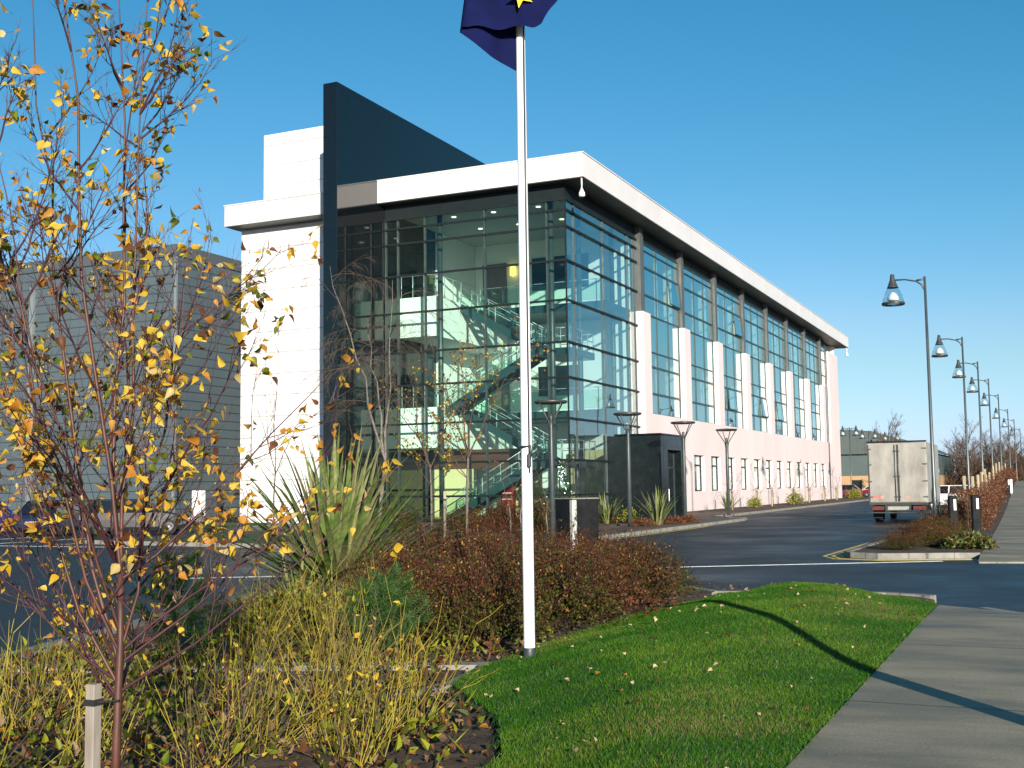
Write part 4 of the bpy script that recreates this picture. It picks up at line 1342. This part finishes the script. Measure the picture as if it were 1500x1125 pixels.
spiky('spiky_shrub', 'pale striped spiky plant by the kerb right of the second disc lamp', (5.5, -4.6, .16), 55, 1.5, .085, ['blade_pale', 'blade'], (70, 30), 7, (.05, .8))
spiky('spiky_shrub', 'small spiky plant at the foot of the pale wall beyond the porch', (2.4, 18.5, .16), 40, 1.2, .08, ['blade_pale', 'blade'], (50, 50), 9, (.05, .9))

# rounded shrubs of fine twigs and small leaves
def shrub(name, label, loc, r, h, nleaf, size, mats, wts, nstem, seed, stemm='bark_brown', cat='shrub', group=None, flat=.5, twigs=120, outer=.35, lowm=None):
    random.seed(seed)
    t = thing(name, label, cat, loc, 0, group)
    st = MB(); lf = MB()
    lump = [(rnd(0, 6.28), rnd(.75, 1.12)) for _ in range(7)]
    def rad(a):
        return r * (1 + .19 * math.sin(2 * a + lump[0][0]) + .15 * math.sin(3 * a + lump[1][0]) + .08 * math.sin(5 * a + lump[2][0]))
    def pt(u):
        a = rnd(0, 2 * PI); ph = math.acos(rnd(0, 1) ** .8) if True else 0
        k = u * (1 + .12 * math.sin(3 * a + 4 * ph + lump[3][0]))
        R_ = rad(a) * k
        return Vector((R_ * math.sin(ph) * math.cos(a), R_ * math.sin(ph) * math.sin(a), h * (.12 + .88 * k * math.cos(ph))))
    for i in range(nstem):
        e = pt(rnd(.7, 1)); s_ = Vector((e.x * .12, e.y * .12, 0)) + Vector((rnd(-.08, .08), rnd(-.08, .08), 0))
        mid = s_.lerp(e, .5) + rdir() * .08 * r; mid.z = max(mid.z, e.z * .45)
        st.tube([s_, mid, e], [.014 * h + .004, .008 * h + .003, .002], 4, 0, cap=False)
    for i in range(twigs):
        p = pt(rnd(.55, .95)); d = (p.normalized() * .8 + rdir() * .6 + UP * .25).normalized(); l = rnd(.14, .46) * h
        st.tube([p, p + d * l * .5 + rdir() * .02, p + d * l], [.0045, .003, .0015], 3, 0, cap=False)
        if random.random() < .4:
            q = p + d * l
            lf.leaf(q, d, rdir(), size, size * .6, random.choices(range(len(mats)), wts)[0])
    for i in range(nleaf):
        u = 1 - abs(random.gauss(0, outer))
        p = pt(max(.25, u))
        d = (p.normalized() * .6 + rdir()).normalized(); L = size * rnd(.7, 1.35)
        if lowm is not None and p.z < h * rnd(.25, .75):
            lf.leaf(p, d, rdir(), L * 1.15, L * .75, lowm, .2); continue
        lf.leaf(p, d, rdir(), L, L * .62, random.choices(range(len(mats)), wts)[0], .2)
    st.build('stems', M[stemm], t)
    lf.build('leaves', [M[m] for m in mats], t)
    return t
RM = ['leaf_red', 'leaf_olive', 'leaf_brown', 'leaf_orange']
red = [shrub('red_shrub', '', (0, 0, 0), .95, .95, 5200, .036, RM, w_, 26, 60 + i, 'twig_brown', twigs=420, lowm=(1, 1, 2)[i], group='reddish brown shrubs behind the lawn') for i, w_ in enumerate(((40, 34, 22, 4), (22, 56, 18, 4), (40, 26, 30, 4)))]
spots = [(14.0, -37.5, .8, .95, 'reddish shrub with bare pinkish stems just left of the flagpole foot'), (14.1, -36.3, 1.0, 1.0, 'olive flecked shrub immediately right of the flagpole foot'),
         (14.2, -35.0, 1.0, .95, 'reddish shrub in the front row, second to the right of the flagpole'), (14.05, -33.6, .95, .95, 'brown shrub in the front row, third to the right of the flagpole'), (14.0, -32.2, .95, .85, 'brown shrub at the right end of the row, beside the drive'),
         (12.3, -36.3, .85, 1.0, 'dark shrub left of the flagpole beside the small pine'), (12.5, -34.6, .95, 1.1, 'reddish shrub in the second row behind the flagpole'), (12.6, -32.9, .95, 1.05, 'brown shrub in the second row right of the flagpole'),
         (12.6, -31.2, 1.0, .95, 'brown shrub in the second row toward the drive'), (12.9, -29.9, .85, .8, 'low brown shrub on the drive corner of the bed'), (10.9, -33.2, .9, 1.1, 'reddish shrub in the back row behind the spiky clump'),
         (10.8, -31.4, .95, 1.05, 'brown shrub in the back row below the staked saplings'), (10.9, -29.7, .95, .95, 'reddish shrub in the back row before the chipped pillar'), (9.4, -30.2, .9, .9, 'brown shrub at the back left of the bed')]
for i, (x, y, sx, sz, lb) in enumerate(spots):
    if i < 3:
        o = red[i]; o.location = (x, y, .05); o.scale = (sx, sx, sz); o['label'] = lb; o.rotation_euler.z = i
    else:
        dup(red[i % 3], (x, y, .05), i * 1.3, lb, scale=(sx, sx, sz))
# low reddish shrubs on the island and the bed before the lobby
k = 0
isl_l = ['low reddish shrub at the near tip of the kerbed island', 'low brown shrub on the island below the bollards', 'low brown shrub left of the tall street lamp foot', 'low shrub on the island beside the truck', 'low shrub between the lamp and the first bollard']
for i, (x, y, s_) in enumerate(((16.2, -19.6, .42), (16.9, -18.0, .5), (16.3, -15.5, .55), (16.2, -10.0, .6), (16.5, -13.0, .6))):
    o = dup(red[i % 3], (x, y, .1), i * 2.1, isl_l[i], scale=(s_ * 1.3, s_ * 1.6, s_)); o['group'] = 'low shrubs on the island'
shrub('island_shrub', 'green and yellow leaved shrub behind the first bollard', (16.6, -6.8, .1), .8, 1.0, 1500, .06, ['leaf_olive', 'leaf_lime', 'leaf_brown'], (60, 25, 15), 14, 81)
shrub('grass_tuft', 'scruffy green tuft at the corner of island and path', (17.7, -18.9, .1), .5, .35, 900, .10, ['leaf_olive', 'blade', 'blade_dead'], (50, 30, 20), 12, 82, cat='tuft')
lob = ['leftmost brown shrub of the bed before the lobby', 'second brown shrub from the left before the lobby', 'brown shrub in the middle of the bed before the lobby', 'brown shrub right of the middle before the lobby', 'rightmost brown shrub before the lobby, behind the pillar']
for i, (x, y) in enumerate(((-2.5, -11.5), (.5, -11.2), (2.6, -12.6), (3.2, -10.8), (3.4, -8.6))):
    o = dup(red[i % 3], (x, y, .12), i * 1.7, lob[i], scale=(1.15, 1.15, 1.15 if i > 1 else .9)); o['group'] = 'brown shrubs before the lobby'
y0 = shrub('yellow_shrub', 'bright yellow green bush left of the striped spiky plant', (2.0, -3.4, .16), .42, .55, 420, .09, ['leaf_lime', 'blade_pale'], (80, 20), 8, 90, group='yellow green bushes by the office')
for (x, y, s_, lb) in ((3.6, -2.4, 1.0, 'bright yellow green bush right of the striped spiky plant'), (2.2, 26, 1.2, 'yellow green bush before the third ground window'), (2.6, 37, 1.5, 'wide yellow green bush halfway along the pale wall'), (2.4, 66, 1.6, 'yellow green bush at the far corner of the pale wall'), (1.4, 73, 1.3, 'yellow green bush beyond the far corner of the office'), (16.4, 3.5, 1.5, 'bright yellow bush beside the truck and the tall lamp'), (-4.5, -9.5, 1.1, 'yellow green bush at the lobby bed behind the sword leaved clump'), (-.5, -8.5, 1.0, 'small yellow green bush before the cream lobby wall')):
    dup(y0, (x, y, .14), x, lb, scale=s_)
r0 = shrub('red_heather', 'low dark red ground plant before the porch wall', (3.4, -2.0, .16), .55, .3, 700, .05, ['leaf_red', 'leaf_orange'], (85, 15), 8, 91, group='low red plants by the porch')
for (x, y, lb) in ((2.6, -2.3, 'low dark red plant left of the spiky plant by the porch'), (5.6, -3.0, 'low dark red plant beside the right hand spiky plant'), (5.4, -6.2, 'low dark red plant on the kerb side of the pavement'), (5.8, -1.6, 'low dark red plant before the porch door'), (1.4, -6.5, 'red leaved plant on the lawn side of the lobby bed')):
    dup(r0, (x, y, .15), x * 3, lb)

# small pines of needle tufts
def pine(label, loc, h, seed):
    random.seed(seed)
    t = thing('small_pine', label, 'pine shrub', loc)
    b = MB(); s_ = MB()
    s_.tube([(0, 0, 0), (.02, 0, h)], [.022, .006], 6)
    for i in range(int(26 * h)):
        z = h * (.1 + .9 * i / (26 * h)); a = i * 2.4
        L = (h - z) * .55 + .16
        d = Vector((math.cos(a), math.sin(a), .75)).normalized()
        e = Vector((0, 0, z)) + d * L
        s_.tube([(0, 0, z), e], [.008, .003], 4, 0, cap=False)
        for k in range(230):
            u = rnd(.2, 1.05); p = Vector((0, 0, z)).lerp(e, u)
            nd = (d * .7 + rdir()).normalized(); l = rnd(.07, .12)
            sd = nd.cross(rdir()).normalized() * .0034
            b.add([p - sd, p + sd, p + nd * l], [(0, 1, 2)])
    s_.build('stems', M['bark_brown'], t); b.build('needles', M['needle'], t)
pine('small green pine just right of the young birch trunk', (12.1, -39.9, .05), 1.0, 1)
pine('small green pine between the spiky clump and the flagpole', (13.45, -38.35, .05), .78, 2)
pine('low green pine at the left of the reddish shrubs', (13.6, -38.9, .05), .7, 3)

# yellow stemmed dogwood
def dogwood(label, loc, n, L, seed, lean=.7, bias=(0, 0), mats=('stem_yellow', 'stem_olive', 'bark_brown'), leaves=8):
    random.seed(seed)
    t = thing('yellow_stem_shrub', label, 'shrub', loc, 0, 'yellow stemmed shrubs in the foreground bed')
    b = MB(); lf = MB()
    for i in range(n):
        a = rnd(0, 2 * PI); th = abs(random.gauss(0, lean * .6)); l = L * rnd(.45, 1.1)
        d = Vector((math.cos(a) * math.sin(th) + bias[0], math.sin(a) * math.sin(th) + bias[1], math.cos(th))).normalized()
        p = Vector((rnd(-.16, .16), rnd(-.16, .16), 0)); pts = [p]; mi = random.choices((0, 1, 2), (48, 34, 18))[0]
        for k in range(5):
            d = (d + rdir() * .16 + UP * .06).normalized(); p = p + d * (l / 5); pts.append(p)
            if k > 1 and random.random() < .35:
                sd = (d + rdir() * .6).normalized()
                b.tube([p, p + sd * l * .14, p + sd * l * .25 + UP * .02], [.0022, .0017, .001], 3, mi, cap=False)
        r_ = rnd(.0024, .0045)
        b.tube(pts, [r_, r_, r_ * .9, r_ * .75, r_ * .6, r_ * .35], 4, mi, cap=False)
        if random.random() < leaves / n:
            lf.leaf(p, (d + rdir()).normalized(), rdir(), .06, .035, random.randrange(3))
        for _ in range(random.choice((0, 1, 2))):
            q = random.choice(pts[1:]); lf.leaf(q, (d + rdir()).normalized(), rdir(), rnd(.03, .05), .022, random.randrange(3))
    b.build('stems', [M[m] for m in mats], t)
    if lf.v:
        lf.build('leaves', [M['leaf_lime'], M['leaf_yellow'], M['leaf_green']], t)
dg = [(12.92, -42.41, 'yellow stemmed shrub at the left edge below the birch branches'), (14.07, -43.0, 'yellow stemmed shrub just left of the timber stake'), (14.9, -42.9, 'yellow stemmed shrub right of the birch trunk at the bottom edge'), (14.85, -42.3, 'yellow stemmed shrub under the small pine near the bottom edge'),
      (13.58, -41.0, 'yellow stemmed shrub before the pale kerb below the pine'), (15.15, -42.0, 'dense yellow stemmed shrub in the middle of the foreground bed'), (14.1, -40.5, 'yellow stemmed shrub below the sword leaved clump'), (15.6, -42.35, 'yellow stemmed shrub at the bottom edge below the flagpole'),
      (14.55, -40.75, 'yellow stemmed shrub left of the kerb corner'), (15.45, -41.6, 'yellow stemmed shrub leaning towards the lawn edge'), (12.4, -41.6, 'thin yellow stemmed shrub left of the birch before the asphalt'), (14.2, -44.1, 'olive stemmed shrub in the bottom left corner'),
      (13.0, -38.9, 'yellow green shrub behind the kerb beside the pine'), (12.2, -38.7, 'yellow green shrub at the foot of the sword leaved clump'), (12.6, -37.4, 'tall yellow green shrub in front of the sword leaved clump')]
for i, (x, y, lb) in enumerate(dg):
    dogwood(lb, (x, y, .03), 44 if i < 12 else 70, (.82, .66, .92)[i % 3] if i < 12 else .85, 100 + i, 1.15, (.16, .06))
gm = [('green_shrub', 'mixed yellow green shrub filling the bed below the sword leaves', (11.6, -37.4, .05), .8, .55), ('green_shrub', 'yellow green shrub left of the flagpole, before the reddish shrubs', (12.8, -37.4, .05), .7, .6)]
for i, (n_, lb, lc, r_, h_) in enumerate(gm):
    shrub(n_, lb, lc, r_, h_, 1500, .055, ['leaf_olive', 'leaf_lime', 'leaf_green', 'blade_dead'], (38, 26, 26, 10), 30, 130 + i, 'stem_olive', twigs=300)
random.seed(41)
b = MB()
k = 0
while k < 5200:
    x, y = rnd(10.2, 16.3), rnd(-44.6, -36.8)
    if inside(x, y, LAWN) or edge_dist(x, y, LAWN) < .12 or not (inside(x, y, BED) or y < -39.2):
        continue
    dens = math.sin(x * 2.1 + 1) * math.sin(y * 1.7 + x) + .4 * math.sin(x * 6.3) * math.sin(y * 5.1)
    if dens + rnd(-.8, .8) < -.2 + .25 * (x > 15.2): continue
    d = (UP * rnd(.3, 1.4) + rdir()).normalized(); L = rnd(.04, .11) if random.random() < .75 else rnd(.12, .26)
    b.leaf(Vector((x, y, rnd(.03, .22) if L < .12 else .04)), d, rdir(), L, L * (.55 if L < .12 else .07), random.choices((0, 1, 2, 3, 4), (34, 18, 18, 16, 14))[0], .25)
    k += 1
tag(b.build('ground_cover', [M['leaf_olive'], M['leaf_lime'], M['leaf_green'], M['leaf_brown'], M['blade_dead']]), 'low green and brown weeds covering the foreground planting bed', 'ground cover', kind='stuff')
# leaf litter over the beds
random.seed(5)
b = MB()
for i in range(5200):
    x, y = rnd(10.5, 16.5), rnd(-44.3, -30) if i < 2600 else rnd(-44.3, -38)
    if inside(x, y, LAWN) or edge_dist(x, y, LAWN) < .06:
        continue
    d = rdir(); d.z *= .35
    L = rnd(.03, .07)
    b.leaf(Vector((x, y, rnd(.085, .13))), d, Vector((rnd(-.6, .6), rnd(-.6, .6), 1)), L, L * .7, random.choice((0, 1, 1, 2, 3)), rnd(.1, .5))
tag(b.build('leaf_litter', [M['leaf_orange'], M['leaf_brown'], M['blade_dead'], M['leaf_olive']]), 'brown leaf litter lying on the planting beds', 'leaves', kind='stuff')

# beech hedge with its timber posts
t = thing('beech_hedge', 'long brown beech hedge running along the path', 'hedge', (0, 0, 0))
b = MB(); s_ = MB()
random.seed(9)
y = -8.0
for i in range(26000):
    v = random.random() ** 2.0
    y = -8.3 + v * 175
    sc = 1 + v * 2.2
    hh = 1.0 + .25 * math.sin(y * 1.7) * math.sin(y * .61) + .1 * math.sin(y * 5)
    x = edge_x(y) - .82 + rnd(-.62, .62) * (1 if random.random() < .8 else 1.25); z = .1 + rise(y) + hh * (rnd(.03, 1) if random.random() < .85 else rnd(1, 1.2))
    L = rnd(.05, .085) * sc
    b.leaf(Vector((x, y, z)), (rdir() + Vector((0, 0, -.3))).normalized(), rdir(), L, L * .62, random.choices((0, 1, 2), (45, 35, 20))[0], .2)
for i in range(900):
    y = -8.3 + random.random() ** 1.8 * 120
    x = edge_x(y) - .8 + rnd(-.4, .4); zr = rise(y)
    s_.tube([(x, y, .1 + zr), (x + rnd(-.15, .15), y + rnd(-.15, .15), zr + rnd(.8, 1.4))], [.008, .003], 3, 0, cap=False)
b.build('leaves', [M['leaf_brown'], M['leaf_red'], mat('beech_leaf', (.17, .075, .035), (.25, .12, .055), rough=.7)], t)
s_.build('stems', M['bark_brown'], t)
b = MB(); b.bbox(-.06, .06, -.06, .06, 0, 1.75, .01)
p0 = b.build('hedge_post', M['timber'])
tag(p0, 'pale timber post rising from the brown hedge', 'post', 'timber posts in the hedge'); p0.location = (16.3, 2, .15)
for i, y in enumerate((6, 9.5, 13, 17, 21, 26, 31, 37, 43, 50, 58, 67, 77, 88, 100)):
    o = dup(p0, (edge_x(y) - 1.15 + .1 * math.sin(i * 2.1), y, .05 + rise(y)), i * .3)
    o.scale = (1, 1, 1 + .12 * math.sin(i * 3))

# bare trees far off
TWMIN = .012
def bare_tree(name, label, loc, H, seed, group, mats='bark_brown', spread=.6, kids=(9, 6, 4)):
    random.seed(seed)
    t = thing(name, label, 'tree', loc, 0, group)
    tb = MB(); tw = MB(); tips = []
    tb.tube([(0, 0, 0), (.05, 0, H * .35), (0, .05, H * .7)], [.016 * H, .012 * H, .006 * H], 7)
    for k in range(12):
        z = H * (.18 + .5 * k / 12); a = k * 2.4
        grow(tw, Vector((0, 0, z)), Vector((math.cos(a) * .8, math.sin(a) * .8, 1.1)), H * .36, .0045 * H, 0, tips, rise=.35, wob=.14, kids=kids[:2], spread=spread, ratio=.5, n=4)
    grow(tw, Vector((0, .05, H * .68)), UP, H * .32, .006 * H, 0, tips, rise=.1, wob=.1, kids=kids[:2], spread=spread, ratio=.5, n=4)
    tb.build('trunk', M['bark_brown'], t); tw.build('crown', M[mats], t)
    return t
bare_tree('bare_tree', 'tall bare tree rising above the truck beside the tall lamp', (4.5, 76, 0), 8.4, 201, 'bare trees behind the truck')
bare_tree('bare_tree', 'slim bare tree between the first two street lamps', (10.5, 100, 0), 9.0, 202, 'bare trees behind the truck')
gb = 'leafless trees of the brown wood'
w0 = bare_tree('wood_tree', 'leafless tree of the brown wood beyond the parked cars', (6, 150, 0), 8.0, 203, gb, kids=(10, 7))
w1 = bare_tree('wood_tree', 'leafless tree of the brown wood beyond the parked cars', (12, 155, 0), 7.0, 204, gb, kids=(10, 7), spread=.8)
random.seed(77)
for i in range(44):
    x = 6.2 + i * .5 + rnd(-.6, .6); y = 138 + rnd(-14, 40)
    dup((w0, w1)[i % 2], (x, y, 0), rnd(0, 6), scale=rnd(.7, 1.15))
b = MB()
for i in range(16000):
    x = rnd(5.6, 34); y = rnd(130, 175)
    hmax = 4.4 + 1.5 * math.sin(x * .7) * math.sin(x * .23 + 1) + 1.2 * math.sin(x * 1.9)
    z = rnd(.1, 1) ** 1.2 * hmax
    d = (UP + rdir() * .6).normalized(); L = rnd(.5, 1.6); w = rnd(.03, .09)
    sd = d.cross(rdir()).normalized() * w; p = Vector((x, y, z))
    b.add([p - sd, p + sd, p + d * L], [(0, 1, 2)], random.choices((0, 1, 2, 3), (34, 10, 18, 38))[0])
tag(b.build('undergrowth', [M['leaf_brown'], M['leaf_red'], M['leaf_olive'], M['bark_brown']]), 'brown undergrowth of the far wood behind the hedge and cars', 'undergrowth', kind='stuff')
shrub('orange_tree', 'small orange leaved tree before the tan brick wall', (2.6, 108, 0), .9, 3.2, 700, .2, ['leaf_orange', 'leaf_brown'], (70, 30), 14, 210, cat='tree')
